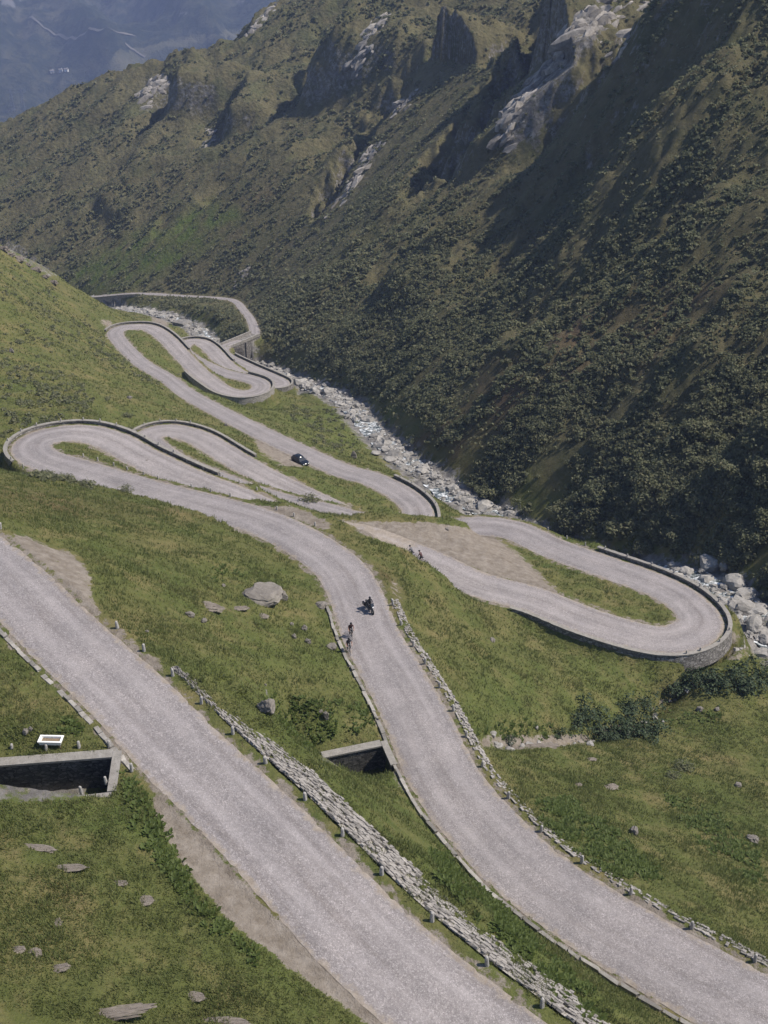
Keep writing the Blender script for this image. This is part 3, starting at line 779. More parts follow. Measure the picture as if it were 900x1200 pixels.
# ------------------------------------------------------------------ terrain sheet
NY, NX = 1330, 900
YS = 14 * (1150 / 14.0) ** (np.arange(NY) / (NY - 1.0))
SS = np.linspace(-1, 1, NX)
def halfw(y): return 34 + 0.66 * y
TX = SS[None, :] * halfw(YS)[:, None]; TY = np.repeat(YS[:, None], NX, 1)
def ground_z(x, y, fine=True):
    zr_ = relaxed(x, y)
    d = lookup(RIVD, GX, GY, x, y)
    z = zr_.copy()
    inf = (x > FXA) & (x < FXB) & (y > FYA) & (y < FYB)
    rd = np.where(inf, lookup(RD, fx, fy, x, y), 99); rh = np.where(inf, lookup(RH, fx, fy, x, y), 2.8)
    rz = lookup(RZ, fx, fy, x, y)
    off = rd - rh
    # meadow swells and tussocks away from the road
    k = sstep(1.2, 4.5, off)
    z += k * (0.42 * fbm(x / 9, y / 9, 3, 101) + 0.10 * fbm(x / 1.6, y / 1.6, 3, 111))
    z += sstep(0.4, 1.5, off) * 0.05 * fbm(x / 0.7, y / 0.7, 2, 121)
    # left hillside roughness further away
    z += k * sstep(150, 330, y) * 0.7 * fbm(x / 14, y / 14, 4, 131)
    # under the road: a level bed just below the setts
    bed = sstep(-0.12, -0.42, off)
    z = z * (1 - bed) + (rz - 0.14) * bed
    ver = sstep(0.95, 0.5, off) * (1 - bed)
    z = z * (1 - ver) + (rz - 0.03 + 0.03 * noise(x / 0.8, y / 0.8, 7)) * ver
    # the big slope
    ms = d > 2
    if ms.any():
        zs, ds, rel, crest = slope_full(x[ms], y[ms])
        w = sstep(5, 16, ds) * sstep(1.5, 9, off[ms])
        z[ms] = z[ms] * (1 - w) + zs * w
    # torrent bed: jumbled
    rb = np.exp(-(np.abs(d) / 6.0) ** 4)
    z += rb * 0.5 * fbm(x / 2.3, y / 2.3, 3, 141)
    # culvert channels
    for (pa, dd, nn, LL), wid, dep in CULV:
        a = (x - pa[0]) * dd[0] + (y - pa[1]) * dd[1]; b = -((x - pa[0]) * nn[0] + (y - pa[1]) * nn[1])
        if nn[1] < 0: b = -b
        fl = pa[2] - dep + 0.02 * a
        inside = sstep(-0.35, -0.25, a) * sstep(LL + 1, LL - 1, a) * sstep(-0.02, 0.10, b) * sstep(wid + 1.4, wid * 0.6, b)
        back = (a > -0.3) & (a < LL + 2.5) & (b < 0.35) & (b > -9)
        z = np.where(back, np.minimum(z, pa[2] + .20 + 0.55 * np.maximum(-b - 0.9, 0) + 1.5 * np.maximum(a - LL - .5, 0)), z)
        z = np.where(inside > 0, np.minimum(z, z * (1 - inside) + (fl + 0.12 * fbm(x / 0.8, y / 0.8, 2, 9)) * inside), z)
    # little stream cut
    dc, ic, sc_ = line_dist(x[(y > 60) & (y < 140) & (x > 0) & (x < 70)], y[(y > 60) & (y < 140) & (x > 0) & (x < 70)], creek.P[::2])
    q = np.zeros_like(z); q[(y > 60) & (y < 140) & (x > 0) & (x < 70)] = np.exp(-(dc / 1.5) ** 2)
    z -= 0.75 * q * sstep(0.8, 1.8, off)
    return z, off, d
TZ, TOFF, TD = ground_z(TX, TY)
log('terrain heights')
def height(x, y):
    x = np.asarray(x, float); y = np.asarray(y, float)
    fj = np.clip(np.log(np.maximum(y, 14.001) / 14) / math.log(1150 / 14.0) * (NY - 1), 0, NY - 1.001)
    fi = np.clip((x / halfw(np.clip(y, 14, 1150)) + 1) / 2 * (NX - 1), 0, NX - 1.001)
    i = fi.astype(int); j = fj.astype(int); a = fi - i; b = fj - j
    return (TZ[j, i] * (1 - a) + TZ[j, i + 1] * a) * (1 - b) + (TZ[j + 1, i] * (1 - a) + TZ[j + 1, i + 1] * a) * b
def field(G, x, y):
    fj = np.clip(np.log(np.maximum(y, 14.001) / 14) / math.log(1150 / 14.0) * (NY - 1), 0, NY - 1.001)
    fi = np.clip((x / halfw(np.clip(y, 14, 1150)) + 1) / 2 * (NX - 1), 0, NX - 1.001)
    return G[np.round(fj).astype(int), np.round(fi).astype(int)]
def hit(u, v): return march(height, u, v, 30, 1500, 1500)
def hit1(u, v): return hit([u], [v])[0]

TU, TV = seen(TX, TY, TZ)
gx_ = np.gradient(TZ, axis=1) / np.maximum(np.gradient(TX, axis=1), 1e-6)
gy_ = np.gradient(TZ, axis=0) / np.gradient(TY, axis=0)
steep = np.hypot(gx_, gy_)
a_dirt = paint(TU, TV, DIRT, 5)
a_dirt = np.maximum(a_dirt, 0.60 * sstep(1.05, 0.2, TOFF + 0.5 * fbm(TX / 2.5, TY / 2.5, 3, 321)))
a_dirt[TY > 330] *= 0.9
a_scrub = sstep(4, 16, TD)
a_scrub = np.maximum(a_scrub, 0.25 * sstep(150, 300, TY) * (0.5 + np.clip(fbm(TX / 16, TY / 16, 3, 331), -.5, 1)))
a_rock = np.clip(paint(TU, TV, ROCKP, 7), 0, 1) * 0.62
a_rock = np.maximum(a_rock, np.where(TD > 10, sstep(1.25, 2.4, steep) * 0.55, sstep(1.3, 2.2, steep) * 0.5 * sstep(1.5, 3, TOFF)))
a_rock = np.maximum(a_rock, 0.75 * np.exp(-(np.abs(TD) / 6.5) ** 4) * ((TY > 85)))
a_heath = paint(TU, TV, HEATH, 9) * (0.5 + 0.9 * np.clip(fbm(TX / 9, TY / 9, 3, 301) + 0.2, 0, 1))
a_heath = np.clip(a_heath, 0, 1)
a_lush = np.clip(paint(TU, TV, LUSH, 10) * (0.6 + 0.6 * fbm(TX / 7, TY / 7, 3, 311)), 0, 1)
idx = np.arange(NY * NX).reshape(NY, NX)
Fq = np.stack([idx[:-1, :-1], idx[:-1, 1:], idx[1:, 1:], idx[1:, :-1]], -1).reshape(-1, 4)
me = mesh_np('terrain', np.stack([TX, TY, TZ], -1).reshape(-1, 3), Fq, M['ground'], True,
             attrs=dict(dirt=a_dirt, scrub=a_scrub, rock=a_rock, heath=a_heath, lush=a_lush))
tag(link('terrain', me), kind='structure')
log('terrain mesh')

# ------------------------------------------------------------------ roads
def ribbon(name, p, lo=0, hi=1e9, mat=None, nx=12):
    m = np.where((p.L >= lo) & (p.L <= hi))[0]
    s = np.linspace(-1, 1, nx)
    wob = 0.10 * noise(p.L / 1.3, p.L * 0 + 3, 5)[m] ; wob2 = 0.10 * noise(p.L / 1.1, p.L * 0 + 9, 8)[m]
    w = p.hw[m][:, None] * s[None] + np.where(s > 0, wob[:, None], -wob2[:, None]) * np.abs(s)[None] ** 8
    X = p.P[m, 0][:, None] + p.N[m, 0][:, None] * w; Y = p.P[m, 1][:, None] + p.N[m, 1][:, None] * w
    Z = p.P[m, 2][:, None] + 0.06 * (1 - s[None] ** 2) + 0.0 * w
    V = np.stack([X, Y, Z], -1)
    # skirts down into the bed
    V[:, (0, -1), 2] -= 0.02; n = V.shape[1]
    sx = np.abs(s)
    edge = np.broadcast_to(sx[None], V.shape[:2]); lane = np.exp(-((edge - 0.42) / 0.15) ** 2)
    across = p.hw[m][:, None] * s[None]; along = np.broadcast_to(p.L[m][:, None], V.shape[:2])
    soil = np.zeros(V.shape[:2])
    if p is main: soil = np.broadcast_to((sstep(Lat(main, 330, 606, 165, 195), Lat(main, 400, 620, 170, 200), p.L[m]) * sstep(Lat(main, 512, 662, 180, 215), Lat(main, 470, 646, 180, 215), p.L[m]))[:, None], V.shape[:2])
    id_ = np.arange(V.shape[0] * n).reshape(-1, n)
    Fc = np.stack([id_[:-1, :-1], id_[1:, :-1], id_[1:, 1:], id_[:-1, 1:]], -1).reshape(-1, 4)[:, ::-1]
    return link(name, mesh_np(name, V.reshape(-1, 3), Fc, mat or M['road'], True, attrs=dict(edge=edge, lane=lane, along=along, across=across, soil=soil)))
tag(ribbon('cobbled_road', main), kind='structure')
tag(ribbon('cobbled_road', roadA), kind='structure')

def sweep(p, a, b, side, prof, step=1, follow=None):
    """closed profile [(offset from the road edge, height)] swept along the road between two stations"""
    m = np.where((p.L >= a) & (p.L <= b))[0][::step]
    if len(m) < 2: m = np.where((p.L >= a) & (p.L <= b))[0]
    pr = np.array(prof, float)
    o = (p.hw[m][:, None] + pr[None, :, 0]) * side
    X = p.P[m, 0][:, None] + p.N[m, 0][:, None] * o; Y = p.P[m, 1][:, None] + p.N[m, 1][:, None] * o
    Z = p.P[m, 2][:, None] + pr[None, :, 1]
    V = np.stack([X, Y, Z], -1); k = len(pr); n = len(m)
    id_ = np.arange(n * k).reshape(n, k)
    Fc = np.stack([id_[:-1], np.roll(id_, -1, 1)[:-1], np.roll(id_, -1, 1)[1:], id_[1:]], -1).reshape(-1, 4)
    return V, Fc, id_
def sweep_obj(name, p, a, b, side, prof, mat, parent=None, jit=0.02, step=1):
    V, Fc, id_ = sweep(p, a, b, side, prof, step)
    n, k = id_.shape
    V = V + rng.normal(size=V.shape) * jit
    bm = bmesh.new()
    vs = [bm.verts.new(q) for q in V.reshape(-1, 3)]
    for f in Fc: bm.faces.new([vs[q] for q in f])
    bm.faces.new([vs[q] for q in id_[0]]); bm.faces.new([vs[q] for q in id_[-1][::-1]])
    bmesh.ops.recalc_face_normals(bm, faces=bm.faces[:])
    me = bpy.data.meshes.new(name); bm.to_mesh(me); bm.free(); me.materials.append(mat)
    return link(name, me, parent)
def stones_on(V0, V1, row, along, thick, size_j=0.3, lift=0.03, skip=0.0):
    """flat stones laid over the surface between two matching polylines V0 (inner) and V1 (outer)"""
    cube = np.array([(x, y, z) for z in (-.5, .5) for y in (-.5, .5) for x in (-.5, .5)], float)
    cf = np.array([(0, 2, 3, 1), (4, 5, 7, 6), (0, 1, 5, 4), (2, 6, 7, 3), (0, 4, 6, 2), (1, 3, 7, 5)])
    L = np.concatenate([[0], np.cumsum(np.linalg.norm(np.diff(V0, axis=0), axis=1))])
    Rs, Ts = [], []
    W = np.linalg.norm(V1 - V0, axis=1)
    nrow = max(1, int(W.max() / row))
    for r in range(nrow):
        s = random.random() * along
        while s < L[-1]:
            ln = along * random.uniform(0.6, 1.45)
            c = s + ln / 2
            p0 = np.array([np.interp(c, L, V0[:, q]) for q in range(3)]); p1 = np.array([np.interp(c, L, V1[:, q]) for q in range(3)])
            w = np.linalg.norm(p1 - p0); f = (r + 0.5) / nrow + random.uniform(-.1, .1) / nrow
            if w > 0.25 and random.random() > skip and f * w < w:
                q0 = np.array([np.interp(min(c + .3, L[-1]), L, V0[:, q]) for q in range(3)]); t = q0 - p0
                if np.linalg.norm(t) < 1e-3: s += ln; continue
                t /= np.linalg.norm(t); b = (p1 - p0) / w; yw = random.gauss(0, .22) if thick < .2 else 0; t, b = t * math.cos(yw) + b * math.sin(yw), b * math.cos(yw) - t * math.sin(yw); n = np.cross(t, b); n = n if n[2] > 0 else -n
                sz = (ln * .93, (w / nrow) * random.uniform(.78, 1.0), thick * random.uniform(.6, 1.5))
                R = np.stack([t * sz[0], b * sz[1], n * sz[2]], 1)
                Rs.append(R); Ts.append(p0 + (p1 - p0) * f + n * (lift + random.uniform(-.03, .05)))
            s += ln
    if not Rs: return np.zeros((0, 3)), np.zeros((0, 4), int)
    N = len(Rs); tv = cube[None] + rng.normal(size=(N, 8, 3)) * 0.07
    return merge(tv, cf, np.array(Rs), np.array(Ts))
def edge_line(p, a, b, side, off, dz):
    m = np.where((p.L >= a) & (p.L <= b))[0]
    o = (p.hw[m] + off) * side
    return np.stack([p.P[m, 0] + p.N[m, 0] * o, p.P[m, 1] + p.N[m, 1] * o, p.P[m, 2] + (dz if np.isscalar(dz) else dz[m])], -1)

# pitched stone bank along the outer side of the upper road
m_ = np.where(roadA.L >= L_a0)[0]
k_ = np.clip((roadA.L - L_a0) / 12, 0, 1)
inner = edge_line(roadA, L_a0, 1e9, 1, 0.95, 0.02)
outer = inner.copy(); fo = 0.35 + (2.1 + 0.25 * noise(roadA.L[m_] / 2.2, roadA.L[m_] * 0 + 4, 88)) * k_[m_]
outer[:, :2] += roadA.N[m_] * fo[:, None]; outer[:, 2] -= 1.8 * k_[m_]
bank = tag(empty('stone_bank', inner[len(inner)//2]), 'long bank of pitched pale stones falling away beside the nearest road', 'stone bank')
id_ = np.arange(len(inner) * 2).reshape(2, -1)
def bank_mesh(name, inner, outer, mat, parent, row, along, thick, skip=0.0, sub=0.10):
    org = np.array(parent.location)
    V, Fc = stones_on(inner - org, outer - org, row, along, thick, skip=skip)
    q = np.concatenate([inner - org - [0, 0, .05], outer - org - [0, 0, .07]]); n = len(inner)
    Fc = np.concatenate([Fc, len(V) + np.stack([np.arange(n - 1), np.arange(1, n), n + np.arange(1, n), n + np.arange(n - 1)], -1)]); V = np.concatenate([V, q])
    link(name, mesh_np(name, V, Fc, mat, False), parent)
bank_mesh('stone_facing', inner, outer, M['pitch'], bank, 0.27, 0.32, 0.11, 0.20)
# rough stone edging along the outer side of the middle road
LB0 = 0; LB1 = Lat(main, 440, 700, 0, 90)
inner = edge_line(main, LB0, LB1, 1, 0.45, 0.03)[::-1]
PATHSIDE_B = -1
# which side is outer? travel runs from bottom right up to the left, so the outer (right-hand, downhill) side is to the right of travel
inner = edge_line(main, LB0, LB1, -1, 0.45, 0.0); outer = edge_line(main, LB0, LB1, -1, 1.30, -0.28)
edg = tag(empty('stone_edging', inner[len(inner)//2]), 'ragged edging of flat stones along the outer side of the middle road', 'stone edging')
bank_mesh('stone_facing', inner, outer, M['pitch'], edg, 0.22, 0.28, 0.08, 0.42)

# kerbs of single blocks
def kerb(p, a, b, side, off, w, h, label, along=.8, skip=.04, name='stone_kerb'):
    i = edge_line(p, a, b, side, off, h - .10); o = edge_line(p, a, b, side, off + w, h - .10)
    wob = (0.05 * noise(p.L / 2.1, p.L * 0 + 1.5, 91))[np.where((p.L >= a) & (p.L <= b))[0]][:, None] * p.N[np.where((p.L >= a) & (p.L <= b))[0]]
    i[:, :2] += wob; o[:, :2] += wob
    V, Fc = stones_on(i, o, w, along, .24, skip=skip, lift=.0)
    return tag(link('kerb', mesh_np('kerb', V, Fc, M['coping'], False)), kind='structure')
kerb(main, 0, Lat(main, 410, 712, 0, 90), 1, 0.30, 0.30, 0.14, 'pale stone kerb on the inner side of the middle road below the cyclists', 1.1, .02)
kerb(roadA, 0, Lat(roadA, 190, 895), -1, 0.25, 0.34, 0.06, 'pale broken stone kerb on the uphill side of the nearest road', .7, .22)
kerb(roadA, 0, roadA.L[-1], 1, 0.0, 0.18, 0.03, 'thin stone kerb on the outer side of the nearest road, beside the guard posts', .45, .25)
kerb(main, L_c - 52, L_c - 4, 1, 0.1, 0.2, 0.07, 'thin kerb round the grass tip inside the right-hand hairpin', .8, .05)

# parapets with retaining masonry below
def parapet(p, a, b, side, label, top=0.45, drop=2.2, off=0.5, mat='mason', face_out=0.35):
    c = p.P[np.argmin(np.abs(p.L - (a + b) / 2))]
    root = tag(empty('parapet_wall', c), label, 'parapet')
    def rel(o):
        o.data.transform(Matrix.Translation(-Vector(c)))
    o = sweep_obj('masonry', p, a, b, side, [(off, -0.3), (off, top - 0.1), (off + .42, top - 0.1), (off + .42 + face_out, -drop - .6), (off + .1, -drop - .6)], M[mat], root, 0.015); rel(o)
    o = sweep_obj('coping', p, a - .05, b + .05, side, [(off - .05, top - 0.097), (off - .05, top + .05), (off + .47, top + .05), (off + .47, top - 0.097)], M['coping'], root, 0.012); rel(o)
    return root
parapet(main, L_h1 - 4, L_h1 + 33, 1, 'stone parapet round the upper left hairpin, nearest and largest of the left loops', 0.42, 2.6)
parapet(main, L_c - 26, L_c + 22, -1, 'dark stone parapet round the wide right-hand hairpin above the torrent', 0.42, 1.1)
parapet(main, L_h2 - 5, L_h2 + 24, 1, 'stone parapet round the second left loop, just beyond the largest loop', 0.42, 2.2)
parapet(main, L_d - 6, L_d + 15, -1, 'pale parapet on the bend beside the white torrent stones', 0.5, 2.4)
parapet(main, L_h3 - 3, L_h3 + 26, 1, 'low parapet round the topmost left loop of the distant hairpins', 0.45, 2.2)
parapet(main, L_e - 24, L_e + 15, -1, 'tall pale wall under the distant right-hand hairpin', 0.5, 3.4, mat='mason_pale')
parapet(main, L_h4 - 3, L_h4 + 28, 1, 'low parapet round the smallest distant left loop before the bridge', 0.45, 2.6)
parapet(main, L_f - 16, L_f + 34, -1, 'parapet of the lowest distant road leg leading down to the arched bridge', 0.5, 3.0)
log('roads and walls')

# ------------------------------------------------------------------ torrent: water and stones
RW_ = river.P; mR = np.where((river.P[:, 1] > 60) & (river.P[:, 1] < 480))[0][::2]
s_ = np.linspace(-1, 1, 9)
wid = 2.5 + 0.8 * noise(river.L / 13, river.L * 0, 3)[mR] + 0.6 * noise(river.L / 4, river.L * 0 + 5, 4)[mR]
cen = 1.2 * noise(river.L / 11, river.L * 0 + 2, 6)[mR]
X = river.P[mR, 0][:, None] + river.N[mR, 0][:, None] * (cen[:, None] + wid[:, None] * s_[None])
Y = river.P[mR, 1][:, None] + river.N[mR, 1][:, None] * (cen[:, None] + wid[:, None] * s_[None])
Z = river.P[mR, 2][:, None] + 0.12 + 0.0 * s_[None] + 0.10 * noise(X / 1.2, Y / 1.2, 77)
id_ = np.arange(X.size).reshape(X.shape)
Fc = np.stack([id_[:-1, :-1], id_[1:, :-1], id_[1:, 1:], id_[:-1, 1:]], -1).reshape(-1, 4)[:, ::-1]
m, nt, b = new_mat('torrent_water'); t = NT(nt)
foam = t.ramp(t.noise(0.9, 7, 0.75), [(0.46, 0.0), (0.6, 1.0)])
t.l(t.mix(foam, (0.05, 0.065, 0.065), (0.72, 0.74, 0.75)), b.inputs['Base Color'])
t.l(t.ramp(foam, [(0, 0.08), (1, 0.7)]), b.inputs['Roughness']); t.l(t.bump(t.noise(3, 5, 0.7), 0.6, 0.15), b.inputs['Normal'])
tag(link('torrent_water', mesh_np('torrent_water', np.stack([X, Y, Z], -1).reshape(-1, 3), Fc, m)), kind='structure')

def boulder_mesh(name, mat, seed, sub=3, planes=16, rough=0.05, flat=1.0):
    r = np.random.default_rng(seed)
    bm = bmesh.new(); bmesh.ops.create_icosphere(bm, subdivisions=sub, radius=1.0)
    V = np.array([v.co[:] for v in bm.verts])
    n = r.normal(size=(planes, 3)); n /= np.linalg.norm(n, axis=1)[:, None]; d = r.uniform(0.55, 0.95, planes)
    k = V @ n.T
    f = np.min(np.where(k > 1e-3, d[None] / np.maximum(k, 1e-3), 9), axis=1)
    V = V * np.minimum(f, 1.0)[:, None]
    V += rough * np.stack([fbm(V[:, 1] * 3 + seed, V[:, 2] * 3, 3, seed + q) for q in range(3)], -1)
    V[:, 2] *= flat
    for v, c in zip(bm.verts, V): v.co = c
    me = bpy.data.meshes.new(name); bm.to_mesh(me); bm.free(); me.materials.append(mat)
    return me
BM = [boulder_mesh('boulder', M['boulder'], 100 + k, 4, 13, 0.10) for k in range(6)]
SM = [boulder_mesh('rock_slab', M['slab'], 200 + k, 4, 10, 0.24) for k in range(5)]
RM = [boulder_mesh('river_boulder', M['river_stone'], 300 + k, 3, 16, 0.06) for k in range(6)]
def pxm(p): return (p[1] * math.cos(PITCH) - p[2] * math.sin(PITCH)) / F      # metres per pixel at a point
def stone(name, protos, p, size, label, cat, group=None, sink=0.25, rz=None):
    o = link(name, random.choice(protos))
    o.location = (p[0], p[1], p[2] + size[2] * (1 - 2 * sink)); o.scale = size
    o.rotation_euler = (random.uniform(-.12, .12), random.uniform(-.12, .12), random.uniform(0, 6.28) if rz is None else rz)
    return tag(o, label, cat, group)
for u, v, wpx, hpx, lab in [
    (306, 699, 50, 19, 'large angular grey boulder on the meadow between the two nearest roads'),
    (331, 702, 15, 17, 'upright grey rock leaning against the right end of the large boulder'),
    (313, 834, 24, 24, 'pale blocky boulder on the grass just above the pitched stone bank'),
    (382, 842, 9, 16, 'small pale upright rock right of the pale blocky boulder'),
    (376, 835, 6, 5, 'tiny pale stone touching the small upright rock'),
    (357, 738, 9, 9, 'small dark round rock in the meadow left of the cyclists'),
    (345, 748, 6, 10, 'narrow pale rock below the dark round rock'),
    (361, 754, 8, 10, 'small whitish rock half sunk below the dark round rock'),
    (388, 759, 14, 9, 'pale broken rock at the road edge beside the cyclists'),
    (377, 711, 16, 9, 'flat pale rock at the inner edge of the middle road'),
    (222, 722, 13, 8, 'small pale stone below the left slab of the rocky meadow'),
    (239, 729, 9, 7, 'round pale stone right of the lowest meadow slab'),
    (262, 687, 6, 5, 'tiny pale stone on the grass left of the large boulder'),
    (342, 732, 6, 5, 'tiny pale stone below right of the large boulder'),
    (577, 751, 9, 6, 'small grey stone on the open grass below the dirt lay-by'),
    (742, 977, 12, 15, 'upright pale boulder among the weeds on the right slope'),
    (864, 921, 9, 8, 'small grey boulder alone on the right slope'),
    (882, 986, 17, 12, 'rounded grey boulder at the right edge of the photo'),
    (30, 859, 9, 8, 'pale stone on the grass left of the white trough'),
    (36, 856, 6, 7, 'smaller pale stone beside another left of the white trough'),
    (14, 413, 6, 7, 'pale boulder high on the left hillside'),
    (152, 467, 8, 5, 'pale flat boulder on the hillside above the left loops'),
    (265, 499, 6, 5, 'whitish stone on the grass above the second left loop'),
    (414, 537, 8, 13, 'tall pale boulder between the straight road and the torrent'),
    (172, 741, 5, 4, 'tiny white stone beside the guard post on the nearest road'),
    (311, 803, 4, 3, 'tiny white stone on the grass above the pale blocky boulder'),
    (172, 541, 4, 3, 'tiny pale stone on the bank beside the left loop'),
    (840, 832, 8, 5, 'small pale stone on the grass beyond the stream bushes'),
    (820, 833, 9, 9, 'pale stone in the grass near the right end of the stream'),
    (524, 621, 7, 4, 'pale flat stone on the dirt lay-by rim'),
]:
    p = hit1(u, v); k = pxm(p)
    sx = wpx * k / 2; sz = max(hpx * k / 2 / 0.9, 0.12)
    stone('boulder', BM, p, (sx, sx * random.uniform(.75, 1.0), sz), lab, 'boulder', 'boulders scattered over the meadows', 0.3)
for u, v, wpx, hpx, lab in [
    (242, 711, 42, 14, 'long grey rock slab in the grass left of the large boulder'),
    (278, 713, 26, 11, 'light grey slab between the long slab and the large boulder'),
    (306, 722, 18, 10, 'short grey slab just under the large boulder'),
    (714, 923, 26, 12, 'flat lichen slab on the grass above the weeds'),
    (690, 890, 22, 6, 'thin pale slab in the grass below the stream'),
    (676, 920, 12, 6, 'small flat slab left of the lichen slab'),
    (38, 993, 60, 11, 'long pale slab lying in the left foreground grass'),
    (75, 1018, 56, 8, 'low mossy slab below the long pale slab'),
    (168, 1056, 26, 13, 'grey slab in the grass beside the weedy ditch'),
    (140, 1035, 18, 7, 'small grey slab above the ditch slab'),
    (125, 1188, 120, 14, 'longest pale slab at the bottom left of the photo'),
    (265, 1198, 60, 8, 'flat slab cut by the bottom edge of the photo'),
    (68, 1081, 10, 6, 'tiny pale slab alone in the foreground grass'),
    (66, 1135, 30, 9, 'pale split slab above the longest slab'),
    (20, 1113, 18, 5, 'small pale slab near the left edge of the foreground'),
    (40, 1117, 20, 4, 'thin low slab near the left foreground edge'),
    (225, 1168, 34, 6, 'thin slab in the grass near the bottom centre left'),
    (635, 875, 44, 10, 'broad pale flat slab beside the stream by the middle road'),
]:
    p = hit1(u, v); k = pxm(p); sx = wpx * k / 2
    stone('rock_slab', SM, p, (sx, max(hpx * k * .66, 0.3), max(hpx * k * 0.2, 0.13)), lab, 'rock slab', 'flat rock slabs in the meadows', 0.58, random.uniform(-.2, .2))
for u, v, wpx, hpx, lab in [
    (832, 666, 40, 24, 'big pale sloping rock at the torrent just beyond the right hairpin'),
    (806, 672, 24, 12, 'low pale rock left of the big sloping torrent rock'),
    (850, 668, 20, 20, 'blocky grey rock behind the big sloping torrent rock'),
    (862, 688, 36, 22, 'broad whitish rock in the torrent right of the hairpin'),
    (872, 702, 36, 22, 'layered grey rock in the torrent below the broad whitish rock'),
    (845, 706, 16, 10, 'small white rock against the hairpin wall'),
    (860, 708, 18, 11, 'wedge-shaped pale rock beside the hairpin wall'),
    (886, 718, 34, 16, 'long grey rock spanning the torrent at the right edge'),
    (884, 738, 34, 24, 'large pale rock at the right edge of the torrent'),
    (896, 752, 20, 14, 'square grey rock below the large torrent rock at right'),
    (892, 768, 22, 14, 'lowest pale torrent rock at the right edge of the photo'),
    (826, 684, 18, 8, 'flat white rock in the water under the hairpin'),
    (788, 664, 14, 8, 'small pale rock in the shade where the gorge narrows'),
    (581, 598, 16, 9, 'white torrent boulder just above the grassy ridge'),
    (597, 603, 14, 8, 'pale torrent boulder right of the white one above the ridge'),
    (556, 586, 13, 8, 'pale boulder in the torrent beside the bend'),
    (541, 580, 13, 8, 'rounded torrent boulder just off the bend'),
    (458, 540, 18, 7, 'long flat torrent boulder beside the straight road'),
    (440, 532, 16, 7, 'flat pale torrent boulder right of the tall boulder'),
    (452, 528, 16, 9, 'angular torrent boulder in midstream'),
    (470, 547, 12, 7, 'pale boulder where the torrent meets the bushes'),
    (446, 512, 12, 7, 'boulder in the upper rapids of the torrent'),
    (455, 520, 12, 6, 'white boulder in the rapids by the green slope'),
    (428, 500, 9, 6, 'small boulder at the head of the rapids'),
]:
    p = hit1(u, v); k = pxm(p); sx = wpx * k / 2
    stone('river_boulder', RM, p, (sx, sx * .8, max(hpx * k / 2, 0.2)), lab, 'boulder', 'large rocks in the torrent', 0.3)
# the countless smaller stones of the torrent bed: one mass
def blob_template(sub, seed):
    bm = bmesh.new(); bmesh.ops.create_icosphere(bm, subdivisions=sub, radius=1.0)
    V = np.array([v.co[:] for v in bm.verts]); Fc = np.array([[v.index for v in f.verts] for f in bm.faces]); bm.free(); return V, Fc
iv, if_ = blob_template(2, 0)
N = 7500
k = rng.integers(0, len(river.P), N); k = k[(river.P[k, 1] > 80) & (river.P[k, 1] < 470)]; N = len(k)
o = rng.normal(size=N) * 1.35
px = river.P[k, 0] + river.N[k, 0] * o; py = river.P[k, 1] + river.N[k, 1] * o; pz = height(px, py)
sz = np.exp(rng.normal(-1.05, 0.5, N)) * (0.8 + py / 600)
S = np.stack([sz * rng.uniform(.8, 1.6, N), sz * rng.uniform(.7, 1.1, N), sz * rng.uniform(.35, .8, N)], -1)
R = rotz(rng.uniform(0, 6.28, N)) * S[:, None, :]
tv = iv[None] * (1 + 0.28 * rng.normal(size=(N, len(iv), 1)) * 0.8)
_u, _v = seen(px, py, pz); keep = (field(TOFF, px, py) > 0.8) & ~((_u > 612) & (_u < 785) & (rng.uniform(size=N) < .8))
V, Fc = merge(tv[keep], if_, R[keep], np.stack([px, py, pz + 0.15 * sz], -1)[keep])
tag(link('torrent_stones', mesh_np('torrent_stones', V, Fc, M['river_stone'], False)), kind='stuff')
# bare crags on the spurs
M['crag'] = mat_stone('pale_crag', (0.10, 0.092, 0.085), (0.34, 0.315, 0.285), 0.5, 0.1, False)
cv_, cf_ = blob_template(2, 0)
def crag(pts, n, r0, r1, spread, label, seed):
    r = np.random.default_rng(seed)
    q = np.array(pts, float); P = hit(q[:, 0], q[:, 1]); P = resample(P, 1.0)
    k = np.round(np.linspace(0, len(P) - 1, n)).astype(int); c = P[k] + np.column_stack([r.normal(size=n) * spread, r.normal(size=n) * spread, np.zeros(n)])
    c[:, 2] = height(c[:, 0], c[:, 1])
    Vs, Fs, nv = [], [], 0
    for i in range(n):
        nr = r.normal(size=(8, 3)); nr /= np.linalg.norm(nr, axis=1)[:, None]; dd = r.uniform(.32, .8, 8)
        kk = cv_ @ nr.T; f = np.min(np.where(kk > 1e-3, dd[None] / np.maximum(kk, 1e-3), 9), 1); V = cv_ * np.minimum(f, 1)[:, None]
        s0 = r.uniform(r0, r1); V = (V + r.normal(size=V.shape) * .03) * np.array([s0 * r.uniform(1.5, 3.0), s0 * r.uniform(.4, .8), s0 * r.uniform(.7, 1.2)]) - np.array([0, 0, .5 * s0])
        a = math.radians(28) + r.normal() * .25; tl = -.5 + r.normal() * .2       # beds dip down the slope
        V = V @ np.array([[math.cos(tl), 0, -math.sin(tl)], [0, 1, 0], [math.sin(tl), 0, math.cos(tl)]])
        V = V @ np.array([[math.cos(a), math.sin(a), 0], [-math.sin(a), math.cos(a), 0], [0, 0, 1]])
        Vs.append(V + c[i]); Fs.append(cf_ + nv); nv += len(V)
    tag(link('rock_outcrop', mesh_np('rock_outcrop', np.concatenate(Vs), np.concatenate(Fs), M['crag'], False)), label, 'rock outcrop', 'bare crags on the mountain')
crag([(592,158),(604,128),(620,104),(640,82),(664,58),(684,26)], 170, 1.2, 3.6, 2.4, 'brightest pale crag on the upper slope between two shadowed gullies', 1)
